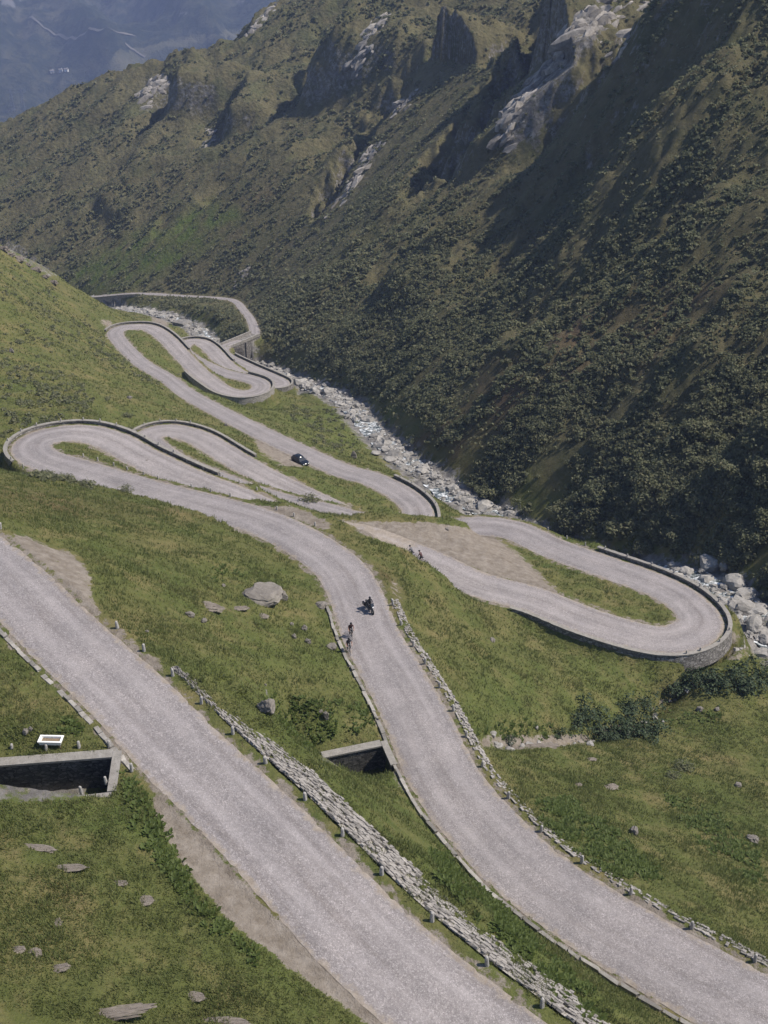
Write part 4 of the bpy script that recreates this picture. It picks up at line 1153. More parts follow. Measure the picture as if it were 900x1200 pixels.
crag([(690,40),(702,15),(712,-10)], 60, 1.0, 3.2, 2.4, 'pale crag at the top edge above the brightest crag', 2)
crag([(400,240),(415,212),(436,180),(450,165)], 70, .9, 2.8, 1.8, 'narrow lit crag beside the diagonal shadow left of centre', 3)
crag([(468,128),(484,108)], 30, 1.0, 2.6, 2.0, 'small crag above the diagonal shadow left of centre', 4)
crag([(418,80),(432,48),(445,20)], 60, 1.0, 3.0, 2.5, 'upright crag below the skyline shoulder', 5)
crag([(165,118),(178,98),(196,92)], 60, 1.0, 3.0, 2.2, 'reddish grey crag high on the left end of the ridge', 6)
crag([(715,70),(745,30),(765,0)], 110, 1.0, 3.0, 2.5, 'shaded crag in the dark gully at upper right', 7)
crag([(248,150),(242,172)], 50, .8, 2.2, 1.5, 'small grey crag under the left end of the ridge', 8)
crag([(292,40),(303,24),(318,8)], 40, .9, 2.6, 2.0, 'jagged rocks on the skyline shoulder', 10)
crag([(280,330),(290,315)], 20, .8, 2.2, 1.5, 'grey crag just above the far valley road', 11)
for u, v, r in ((3,290,1.3),(12,296,1.0),(22,302,1.4),(33,308,.8),(42,314,1.1),(52,322,.9),(62,329,1.0)):
    stone('crest_rock', SM, hit1(u, v + 3), (r * 1.5, r, r * .7), 'weathered grey rock on the skyline crest at the left edge', 'rock', 'rocks along the left skyline crest', .4)
# stones along the little stream, each its own
for q in range(46):
    c = creek.P[random.randrange(4, len(creek.P))]
    x = c[0] + random.gauss(0, .8); y = c[1] + random.gauss(0, .8)
    r = random.uniform(.18, .55)
    stone('stream_stone', RM, (x, y, float(height(x, y))), (r, r * .8, r * .6), 'small pale stone lying in the bed of the bushy stream', 'stone', 'stones in the bed of the little stream', 0.3)
log('stones')

# ------------------------------------------------------------------ vegetation
quad = np.array([(-.5, -.35, 0), (.5, -.35, .08), (.5, .35, -.05), (-.5, .35, .1)], float)
qf = np.array([(0, 1, 2, 3)])
def leaf_cloud(P, Rad, n, leaf, hem=0.2, flat=0.62):
    """n leaf quads in the shell of each ellipsoidal clump P (base points), radius Rad"""
    N = len(P)
    d = rng.normal(size=(N, n, 3)); d /= np.linalg.norm(d, axis=2)[..., None]
    d[..., 2] = np.where(d[..., 2] < -hem, -d[..., 2], d[..., 2])
    lob = 1 + 0.38 * np.sin(d[..., 0] * 3.1 + rng.uniform(0, 6, (N, 1))) * np.cos(d[..., 1] * 3.7 + rng.uniform(0, 6, (N, 1)))
    r = Rad[:, None] * rng.uniform(.62, 1.08, (N, n)) * lob
    C = P[:, None, :] + d * r[..., None] * np.array([1, 1, flat])
    C[..., 2] += (Rad * flat * 0.55)[:, None]
    sc = leaf * rng.uniform(.7, 1.3, (N, n))
    nn = d.reshape(-1, 3) * np.array([1, 1, 1.2]) + rng.normal(size=(N * n, 3)) * 0.45; nn /= np.linalg.norm(nn, axis=1)[:, None]
    t1 = np.cross(nn, rng.normal(size=(N * n, 3))); t1 /= np.linalg.norm(t1, axis=1)[:, None]
    R = np.stack([t1, np.cross(nn, t1), nn], -1) * sc.reshape(-1)[:, None, None]
    return merge(quad, qf, R, C.reshape(-1, 3))
# scrub on the big slope
def fan_points(n, y0, y1, spread=0.42, add=14):
    y = np.exp(rng.uniform(math.log(y0), math.log(y1), n)); x = rng.uniform(-1, 1, n) * (spread * y + add)
    return x, y
x, y = fan_points(190000, 105, 760)
d = lookup(RIVD, GX, GY, x, y); z = height(x, y)
uu, vv = seen(x, y, z)
_lx = x * .883 + y * .469; _ly = -x * .469 + y * .883
band = 0.8 * fbm((_lx + 9 * noise(x / 30, y / 30, 3)) / 58, _ly / 13, 4, 401) + 0.75 * fbm(_lx / 13, _ly / 6.5, 3, 411)
low = np.exp(-((d - 15) / 30.0) ** 2)
heath_ = field(a_heath, x, y); lush_ = field(a_lush, x, y); rock_ = field(a_rock, x, y)
dist = np.hypot(x, y)
prob = np.clip(sstep(-0.15, 0.6, band + 0.30 * low - 0.45 * heath_ - 0.9 * lush_ - 0.9 * rock_), 0.015, 0.95)
dark = paint(uu, vv, [([(640,600),(720,560),(830,470),(920,400),(920,560),(800,630),(720,640)], 1.0), ([(300,380),(330,330),(420,300),(520,360),(430,470),(360,440)], .5), ([(480,520),(520,560),(640,600),(560,600),(500,575)], .8)], 8)
prob = np.clip(prob + 0.4 * dark, 0, 1)
keep = (d > np.where((uu > 612) & (uu < 790), 3.2, 4.6)) & (field(TOFF, x, y) > 1.6) & (rng.uniform(size=len(x)) < prob) & (uu > -60) & (uu < 960) & (vv > -40) & (vv < 760)
x, y, z, d, dist, dark = x[keep], y[keep], z[keep], d[keep], dist[keep], dark[keep]
rad = np.clip(np.exp(rng.normal(-.50, .38, len(x)) + .35 * fbm(x / 16, y / 16, 2, 471)), .28, 1.7) * (0.85 + 0.35 * dark + 0.25 * sstep(30, 5, d)) * (0.9 + dist / 1400)
log('scrub clumps', len(x))
order = np.argsort(dist / rad)
IND = order[:150]; rest = np.ones(len(x), bool); rest[IND] = False
parts = []
for lo, hi, n, leaf in ((0, 210, 40, .34), (210, 330, 20, .48), (330, 520, 10, .72), (520, 2000, 7, 1.0)):
    mm = rest & (dist >= lo) & (dist < hi)
    if mm.any(): parts.append(leaf_cloud(np.stack([x, y, z], -1)[mm], rad[mm], n, leaf))
xq, yq = fan_points(120000, 105, 720); dq = lookup(RIVD, GX, GY, xq, yq); zq = height(xq, yq); uq, vq = seen(xq, yq, zq)
kq = (dq > 4.5) & (uq > -40) & (uq < 940) & (vq > -30) & (vq < 740) & (rng.uniform(size=len(xq)) < np.clip(0.45 + 0.8 * fbm(xq / 12, yq / 12, 3, 461) - field(a_rock, xq, yq), 0.03, 1)) & (field(TOFF, xq, yq) > 1.0)
xq, yq, zq = xq[kq], yq[kq], zq[kq]
parts.append(leaf_cloud(np.stack([xq, yq, zq - .05], -1), rng.uniform(.2, .5, len(xq)) * (.7 + np.hypot(xq, yq) / 500), 5, .42))
# sparse low scrub on the left hillside and banks
HS = [([(0,425),(60,430),(130,470),(60,498),(0,515)], .8), ([(95,385),(130,395),(215,445),(190,455),(110,420)], .8), ([(0,300),(60,340),(110,370),(110,395),(40,380),(0,350)], .35), ([(330,480),(420,480),(420,535),(370,520)], .5),
      ([(30,545),(60,552),(110,566),(108,572),(60,566),(20,552)], 1.0), ([(0,380),(90,390),(110,420),(0,430)], .35), ([(355,575),(370,572),(372,585),(356,586)], 1), ([(280,600),(300,606),(298,612),(284,610)], 1), ([(570,700),(620,712),(640,722),(600,716)], .6),
      ([(190,345),(280,352),(290,372),(230,372),(150,352)], .9), ([(260,370),(285,372),(290,392),(262,398)], .7)]
x2, y2 = fan_points(60000, 90, 420)
z2 = height(x2, y2); u2, v2 = seen(x2, y2, z2)
pr = paint(u2, v2, HS, 4) * (0.35 + 0.9 * np.clip(fbm(x2 / 6, y2 / 6, 3, 421) + .25, 0, 1)) * 0.5
kp = (rng.uniform(size=len(x2)) < pr) & (field(TOFF, x2, y2) > 0.9)
x2, y2, z2 = x2[kp], y2[kp], z2[kp]
r2 = rng.uniform(.25, .75, len(x2)) * (0.6 + y2 / 400)
parts.append(leaf_cloud(np.stack([x2, y2, z2], -1), r2, 16, .34))
nv = 0; Vs, Fs = [], []
for V, Fc in parts: Vs.append(V); Fs.append(Fc + nv); nv += len(V)
tag(link('alder_scrub', mesh_np('alder_scrub', np.concatenate(Vs), np.concatenate(Fs), M['scrub'], False)), kind='stuff')
log('scrub', nv)
# single bushes
def bush_proto(seed, n=420, leaf=.13, mat='bush'):
    c = rng.normal(size=(9, 3)) * np.array([.42, .42, .22]) + np.array([0, 0, .1])
    V, Fc = leaf_cloud(c, rng.uniform(.42, .7, 9), n // 9, leaf, .2, .85)
    V[:, 2] = np.maximum(V[:, 2], -.05)
    mb = MB()
    for q in range(5):
        a = q * 1.3; mb.tube([(0.03 * math.cos(a), .03 * math.sin(a), -.15), (.2 * math.cos(a), .2 * math.sin(a), .3), (.45 * math.cos(a), .45 * math.sin(a), .75)], .035, 5, .012)
    r = empty('bush', (0, 0, 0))
    f = link('foliage', mesh_np('foliage', V, Fc, M[mat], False), r)
    mb.build('stem', M['bark'], r)
    return r
BP = [bush_proto(k) for k in range(4)] + [bush_proto(k, 420, .15, 'scrub') for k in range(3)]
usedp = set()
def bush(p, r, label, group, dark=False, flat=.9):
    pr = random.choice(BP[4:] if dark else BP[:4])
    if pr.name in usedp: o = copy_thing(pr)
    else: o = pr; usedp.add(pr.name)
    o.location = (p[0], p[1], p[2] - .05); o.rotation_euler = (0, 0, random.uniform(0, 6.28)); o.scale = (r, r * random.uniform(.85, 1.1), r * flat)
    tag(o, label, 'bush', group); return o
CB = [(676,846,1.2,'grey-green bush at the left end of the stream thicket'),(688,838,1.5,'tall dark bush standing up from the left part of the stream thicket'),(700,858,1.2,'low bush in front of the tall dark stream bush'),(716,860,1.4,'rounded bush at the lower edge of the stream thicket'),
      (732,856,1.5,'broad bush in the middle of the stream thicket'),(748,858,1.3,'bush in the middle of the thicket beside the stream stones'),(764,850,1.3,'bush beside the white stream stones'),(740,842,1.2,'bush behind the broad middle bush of the thicket'),
      (738,828,1.2,'small dark bush uphill of the stream thicket'),(756,826,1.3,'dark bush uphill beside the stream bend'),(782,806,1.2,'bush below the hairpin where the stream turns'),(800,796,1.1,'bush right under the hairpin wall'),
      (815,800,1.3,'leafy bush below the outer curve of the hairpin'),(830,794,1.3,'bush under the outer hairpin curve beside the torrent rocks'),(846,798,1.5,'large bush right of the hairpin'),(862,792,1.4,'dense bush between hairpin and torrent'),
      (878,796,1.5,'dense bush near the right edge above the torrent'),(895,790,1.6,'bush cut by the right edge of the photo'),(870,806,1.2,'low bush in front of the dense right-hand bushes'),(725,862,1.0,'smallest bush at the foot of the stream thicket'),
      (595,862,.6,'small dark bush beside the stream near the middle road'),(655,857,.7,'small bush on the stream bank left of the thicket')]
for u, v, r, lab in CB:
    bush(hit1(u, v + 5), r * 1.35, lab, 'bushes along the little stream', flat=.8)
for u, v, r, lab in [(362,588,1.3,'round bush between the two left road loops and the ridge'),(147,576,.9,'dark bush on the bank below the left loop'),(75,564,1.0,'dark bush under the outer bend of the largest loop'),(52,558,1.2,'spreading dark bush under the largest left loop'),
                     (98,569,.9,'low bush at the right of the bushes under the largest loop'),(152,505,1.0,'bush squeezed between the two left loops'),
                     (802,903,1.0,'reddish dark bush on the right slope'),(790,912,.7,'small dark bush below the reddish bush'),(150,487,1.2,'dark bush uphill of the gap between the loops')]:
    bush(hit1(u, v), r, lab, None, True, .7)
zone = lambda u, v: ('over the torrent at the foot of the dark slope' if v > 560 else 'on the dark slope above the torrent bend' if u < 640 else 'in the shaded gully of the right-hand slope')
for q in IND:
    u_, v_ = seen(x[q], y[q], z[q])
    bush((x[q], y[q], z[q]), rad[q] * 1.15, 'dark green alder bush ' + zone(float(u_), float(v_)), 'alder bushes on the lower right slope', True, .85)
for pr in BP:
    if pr.name not in usedp:
        for ch in list(pr.children): bpy.data.objects.remove(ch)
        bpy.data.objects.remove(pr)
# meadow grass: tussocks of blades
x, y = fan_points(400000, 31, 420, 0.40, 10)
w_ = rng.uniform(size=len(x)) < np.clip((y / 95.0) ** -0.2, 0, 1)
off_ = field(TOFF, x, y); dirt_ = field(a_dirt, x, y); rk = field(a_rock, x, y); dd_ = field(TD, x, y)
gn = 0.62 + 0.6 * fbm(x / 5, y / 5, 3, 431)
kp = w_ & (off_ > 0.75) & (dirt_ < .25) & (rk < .3) & (dd_ < -6) & (rng.uniform(size=len(x)) < gn)
x, y = x[kp], y[kp]; z = height(x, y); N = len(x); nb = 4
tall = (0.12 + 0.16 * np.clip(0.5 + fbm(x / 3, y / 3, 2, 441), 0, 1.2)) * (0.75 + np.minimum(y, 260) / 220)
a = rng.uniform(0, 6.28, (N, nb)); ln = tall[:, None] * rng.uniform(.7, 1.3, (N, nb)); lean = rng.uniform(.15, .9, (N, nb))
bx = x[:, None] + rng.normal(size=(N, nb)) * .10; by = y[:, None] + rng.normal(size=(N, nb)) * .10
wd = (0.022 + 0.012 * (y / 60))[:, None] * np.ones((N, nb))
ca, sa = np.cos(a), np.sin(a)
V = np.stack([np.stack([bx - sa * wd, by + ca * wd, np.repeat(z[:, None], nb, 1) - .03], -1), np.stack([bx + sa * wd, by - ca * wd, np.repeat(z[:, None], nb, 1) - .03], -1),
              np.stack([bx + ca * ln * lean, by + sa * ln * lean, z[:, None] + ln * np.sqrt(np.maximum(1 - (lean * .8) ** 2, .1))], -1)], 2)
tag(link('meadow_grass', mesh_np('meadow_grass', V.reshape(-1, 3), np.arange(N * nb * 3).reshape(-1, 3), M['grass'], False)), kind='stuff')
log('grass', N)
# broad-leaved weeds
WEEDS = [([(628,932),(670,940),(760,1008),(772,1032),(720,1025),(680,1000),(640,968)], .9), ([(776,930),(840,955),(892,1000),(890,1045),(820,985)], .5), ([(500,985),(530,1010),(640,1120),(705,1175),(700,1200),(600,1110),(520,1035)], .9),
         ([(138,902),(168,930),(232,1055),(295,1108),(310,1138),(240,1085),(165,985)], .6), ([(310,815),(430,825),(440,850),(360,875),(320,845)], .55), ([(545,850),(650,848),(650,864),(560,866)], .7), ([(74,846),(92,845),(93,858),(76,859)], 1),
         ([(240,660),(300,660),(300,680),(250,680)], .25), ([(640,1150),(690,1180),(690,1199),(650,1180)], .6), ([(780,838),(850,830),(840,850),(780,850)], .5)]
x, y = fan_points(90000, 31, 110, 0.40, 8); z = height(x, y); u2, v2 = seen(x, y, z)
pr = paint(u2, v2, WEEDS, 6) * np.clip(.75 + 1.3 * fbm(x / 2.2, y / 2.2, 2, 451), 0, 1)
kp = (rng.uniform(size=len(x)) < pr) & (field(TOFF, x, y) > .8)
x, y, z = x[kp], y[kp], z[kp]; N = len(x); nb = 7
a = rng.uniform(0, 6.28, (N, nb)); el = rng.uniform(.15, .8, (N, nb)); ln = rng.uniform(.20, .42, (N, nb))
R = np.stack([np.stack([np.cos(a) * np.cos(el), -np.sin(a), -np.cos(a) * np.sin(el)], -1), np.stack([np.sin(a) * np.cos(el), np.cos(a), -np.sin(a) * np.sin(el)], -1), np.stack([np.sin(el), 0 * a, np.cos(el)], -1)], -2)
R = (R * ln[..., None, None]).reshape(-1, 3, 3)
lf = np.array([(0, -.12, 0), (.55, -.33, .12), (1.05, 0, .02), (.55, .33, .12)], float)
T = np.repeat(np.stack([x, y, z], -1), nb, 0) + rng.normal(size=(N * nb, 3)) * np.array([.05, .05, .03])
V, Fc = merge(lf, qf, R, T)
tag(link('dock_weeds', mesh_np('dock_weeds', V, Fc, M['weed'], False)), kind='stuff')
log('weeds', N)

# ------------------------------------------------------------------ guard posts
def post_mesh(seed):
    r = np.random.default_rng(seed); bm = bmesh.new()
    secs = [(-.25, .15), (0, .145), (.30, .135), (.58, .12), (.66, .10), (.70, .055)]
    rings = []
    for zq, w in secs:
        rings.append([bm.verts.new((math.cos(a) * w * 1.12 + r.normal() * .007, math.sin(a) * w + r.normal() * .007, zq + r.normal() * .006)) for a in np.linspace(0, 2 * math.pi, 9)[:-1] + .39])
    for A, B in zip(rings, rings[1:]):
        for k in range(8): bm.faces.new((A[k], A[(k + 1) % 8], B[(k + 1) % 8], B[k]))
    bm.faces.new(rings[-1]); bm.faces.new(rings[0][::-1])
    me = bpy.data.meshes.new('guard_post'); bm.to_mesh(me); bm.free(); me.materials.append(M['post']); return me
PMESH = [post_mesh(k) for k in range(5)]
ORD = 'first second third fourth fifth sixth seventh eighth ninth tenth eleventh twelfth thirteenth fourteenth fifteenth sixteenth seventeenth eighteenth nineteenth twentieth'.split()
def post(p, label, group, s=1.0):
    o = link('guard_post', random.choice(PMESH)); o.location = p; o.scale = (s, s, s * random.uniform(.9, 1.1))
    o.rotation_euler = (random.gauss(0, .05), random.gauss(0, .05), random.uniform(0, 6.28)); tag(o, label, 'guard post', group)
def posts_along(p, pts, side, off, dz, lo, hi, phrase, group, s=1.0):
    s = s * 0.76
    o = (p.hw + off) * side
    X = p.P[:, 0] + p.N[:, 0] * o; Y = p.P[:, 1] + p.N[:, 1] * o; Zq = p.P[:, 2] + dz
    uu, vv = seen(X, Y, Zq); mm = (p.L >= lo) & (p.L <= hi)
    for n, (u, v) in enumerate(pts):
        k = int(np.argmin(np.where(mm, (uu - u) ** 2 + (vv - v) ** 2, 1e12)))
        post((X[k], Y[k], Zq[k]), '%s guard post %s' % (ORD[n], phrase), group, s)
posts_along(roadA, [(632,1190),(568,1128),(507,1075),(445,1028),(397,981),(355,938),(305,897),(269,862),(230,829),(197,797),(164,768),(135,740),(0,622)], 1, .62, 0.0, 0, 1e9, 'from the bottom on the nearest road', 'guard posts of the nearest road', 1.1)
posts_along(main, [(883,1126),(807,1087),(738,1052),(678,1014),(631,977),(592,937),(562,899),(540,865),(525,837),(511,809),(495,780),(482,757),(469,732),(457,709)], -1, .42, 0.02, 0, 75, 'from the bottom along the middle road', 'guard posts of the middle road', 1.15)
posts_along(main, [(849,762),(822,772),(807,773),(861,744),(844,704),(818,690),(788,679),(759,671),(731,662),(706,655)], -1, .70, .40, L_c - 40, L_c + 40, 'on the parapet of the right hairpin, counted anticlockwise', 'guard posts of the right hairpin', .95)
posts_along(main, [(44,553),(28,547),(14,538),(11,518),(24,508),(46,501),(70,495),(96,494),(118,497),(136,504),(164,523),(181,532),(198,541)], 1, .70, .40, L_h1 - 30, L_h1 + 36, 'on the parapet of the largest left loop, counted clockwise', 'guard posts of the largest left loop', .95)
posts_along(main, [(216,551),(234,560),(254,569),(275,577),(295,585)], 1, .5, 0.0, L_h1 + 25, L_h1 + 66, 'on the lower leg after the largest left loop', 'guard posts below the largest left loop', .95)
posts_along(main, [(97,541),(113,546),(130,552),(147,557),(166,563),(184,568),(223,580),(245,585),(267,592),(325,594),(347,602),(374,610)], -1, .5, 0.0, L_h1 - 66, L_h1 - 3, 'from the left inside the largest left loop', 'guard posts inside the largest left loop', .95)
posts_along(main, [(157,508),(171,502),(189,497),(207,497),(224,501)], 1, .70, .40, L_h2 - 12, L_h2 + 22, 'on the parapet of the second left loop', 'guard posts of the second left loop', .95)
posts_along(main, [(508,592),(497,581),(480,572),(466,566)], -1, .70, .45, L_d - 10, L_d + 22, 'on the pale parapet of the torrent bend', 'guard posts of the torrent bend', .9)
posts_along(main, [(615,618),(640,627),(662,637),(684,647)], -1, .6, 0.0, L_c + 10, L_c + 50, 'from the left on the far edge beyond the right hairpin', 'guard posts beyond the right hairpin', .9)
for u, v, lab in [(14,878,'leftmost granite guard post on top of the dark culvert wall'),(54,879,'granite guard post at the right-hand corner of the white trough'),(93,876,'granite guard post on the culvert wall right of the white trough'),(128,874,'granite guard post at the inner corner of the culvert by the road'),
                  (154,901,'granite guard post at the outer corner of the culvert by the road'),(124,916,'granite guard post midway along the low front coping of the culvert'),(95,928,'granite guard post at the left end of the low front coping')]:
    CULP = (u, v, lab); globals().setdefault('CULPOSTS', []).append(CULP)
log('posts')

# ------------------------------------------------------------------ culverts
def wall_box(mb, a, b, z0, z1, thick, side):
    """upright wall between ground points a and b, thickness to the given side"""
    a = Vector(a); b = Vector(b); d = (b - a); d.z = 0; L = d.length; d.normalize(); n = Vector((-d.y, d.x, 0)) * side
    q = [a, b, b + n * thick, a + n * thick]
    vs = []
    for p in q: vs.append(mb.bm.verts.new((p.x, p.y, z0)))
    for p in q: vs.append(mb.bm.verts.new((p.x, p.y, z1)))
    for f in ((0, 1, 5, 4), (1, 2, 6, 5), (2, 3, 7, 6), (3, 0, 4, 7), (4, 5, 6, 7), (3, 2, 1, 0)): mb.bm.faces.new([vs[k] for k in f])
def culvert(spec, zt, label, front=True):
    (pa, dd, nn, LL), wid, dep = spec
    if nn[1] < 0: nn = -nn
    P3 = lambda a, b: (pa[0] + dd[0] * a - nn[0] * b, pa[1] + dd[1] * a - nn[1] * b, 0)
    root = tag(empty('culvert', (0, 0, 0)), label, 'culvert')
    sgn = 1 if (Vector((dd[0], dd[1], 0)).cross(Vector((nn[0], nn[1], 0)))).z > 0 else -1
    mb = MB(); wall_box(mb, P3(-.3, .36), P3(LL, .36), zt - dep - 1.2, zt - .06, .6, sgn); mb.build('wing_wall', M['mason_dark'], root)
    mb = MB(); wall_box(mb, P3(.06, .42), P3(LL, .42), zt - .057, zt + .09, .75, sgn); mb.build('coping', M['coping'], root)
    # headwall under the road with the dark opening
    w = wid + .5
    mb = MB()
    wall_box(mb, P3(-.02, .0), P3(-.02, w * .22), zt - dep - 1, zt - .05, .45, 1 if sgn < 0 else -1)
    wall_box(mb, P3(-.02, w * .78), P3(-.02, w), zt - dep - 1, zt - .05, .45, 1 if sgn < 0 else -1)
    wall_box(mb, P3(-.02, w * .22), P3(-.02, w * .78), zt - .6, zt - .05, .45, 1 if sgn < 0 else -1)
    mb.build('head_wall', M['mason_dark'], root)
    mb = MB(); wall_box(mb, P3(.06, -.1), P3(.06, w + .1), zt - .047, zt + .12, .55, 1 if sgn < 0 else -1); mb.build('coping', M['coping'], root)
    if front:
        mb = MB(); wall_box(mb, P3(-.2, wid + .62), P3(3.0, wid + .75), zt - 1.6, zt + .06, .42, -sgn); mb.build('front_coping', M['coping'], root)
    return root
zA = float(CULV[0][0][0][2]) + .22; zB = float(CULV[1][0][0][2]) + .3
culvert(CULV[0], zA, 'dark stone culvert with pale copings where a stream runs under the nearest road')
culvert(CULV[1], zB, 'stone-walled culvert mouth on the inner side of the middle road', False)
(pa, dd, nn, LL), wid, dep = CULV[0]
if nn[1] < 0: nn = -nn
for u, v, lab in CULPOSTS:
    q = at(u, v, -zA); post((q[0], q[1], zA - .02), lab, 'guard posts round the upper culvert', .72)
# white trough beside the wall
q = at(61, 874, -zA); tr = tag(empty('trough', (q[0], q[1], float(height(q[0], q[1])) + .0), math.radians(-2)), 'white-rimmed rectangular open trough standing behind the dark culvert wall', 'trough')
mb = MB(); Lx, Ly, hz = 1.5, .66, .42
bm = mb.bm
def ringv(sx, sy, zq): return [bm.verts.new((a * sx / 2, b_ * sy / 2, zq)) for a, b_ in ((-1, -1), (1, -1), (1, 1), (-1, 1))]
rs = [ringv(Lx - .16, Ly - .12, .16), ringv(Lx - .02, Ly - .02, hz), ringv(Lx + .04, Ly + .04, hz), ringv(Lx + .04, Ly + .04, hz + .05), ringv(Lx - .22, Ly - .2, hz + .05), ringv(Lx - .3, Ly - .26, .26)]
for A, B in zip(rs, rs[1:]):
    for k in range(4): bm.faces.new((A[k], A[(k + 1) % 4], B[(k + 1) % 4], B[k]))
bm.faces.new(rs[0][::-1]); bm.faces.new(rs[-1]); mb.build('basin', M['white'], tr)
mb = MB(); mb.box((0, 0, .32), (Lx - .32, Ly - .28, .02)); mb.build('water', M['timber'], tr)
for sx in (-1, 1):
    for sy in (-1, 1): mb = MB(); mb.box((sx * .58, sy * .2, .0), (.09, .09, .36)); mb.build('leg', M['timber'], tr)

# ------------------------------------------------------------------ arched bridge and far wall
i0, i1 = main.near(262, 407, 740, 800), main.near(292, 394, 760, 830)
kb = (i0 + i1) // 2; cB = main.P[kb]; ang = math.atan2(main.T[kb, 1], main.T[kb, 0])
br = tag(empty('stone_bridge', cB, ang), 'old stone bridge with one round arch crossing the gorge in the distance', 'bridge')
Lb = np.linalg.norm(main.P[i1, :2] - main.P[i0, :2]) / 2 + 2.5
xo = -1.2
def arch_wall(y0, y1, R, zc, top, half, bot):
    bm = bmesh.new(); n = 18
    pts = [(-half, bot), (xo - R, bot), (xo - R, zc)] + [(xo - R * math.cos(math.pi * k / n), zc + R * math.sin(math.pi * k / n)) for k in range(1, n)] + [(xo + R, zc), (xo + R, bot), (half, bot), (half, top), (-half, top)]
    A = [bm.verts.new((p[0], y0, p[1])) for p in pts]; B = [bm.verts.new((p[0], y1, p[1])) for p in pts]
    fa = bm.faces.new(A); fb = bm.faces.new(B[::-1])
    for k in range(len(pts)): bm.faces.new((A[k], B[k], B[(k + 1) % len(pts)], A[(k + 1) % len(pts)]))
    bmesh.ops.triangulate(bm, faces=[fa, fb]); bmesh.ops.recalc_face_normals(bm, faces=bm.faces[:])
    me = bpy.data.meshes.new('arch'); bm.to_mesh(me); bm.free(); me.materials.append(M['mason']); return me
link('arch', arch_wall(-2.0, 2.0, 3.0, -4.0, -.16, Lb, -11), br)
for sy in (-1, 1):
    mb = MB(); mb.box((0, sy * 1.95, .3), (2 * Lb, .36, .94)); mb.build('parapet', M['mason_pale'], br)
for sx in (-4.0, 4.0):
    mb = MB(); mb.box((sx + xo, -2.2, -4.2), (.9, .5, 8), taper=.75); mb.build('buttress', M['mason'], br)
parapet(main, main.L[-1] - 48, main.L[-1] - 2, 1 if main.N[-20, 1] < 0 else -1, 'pale retaining wall carrying the farthest road on the left', .5, 3.2, mat='mason_pale')
log('bridge')

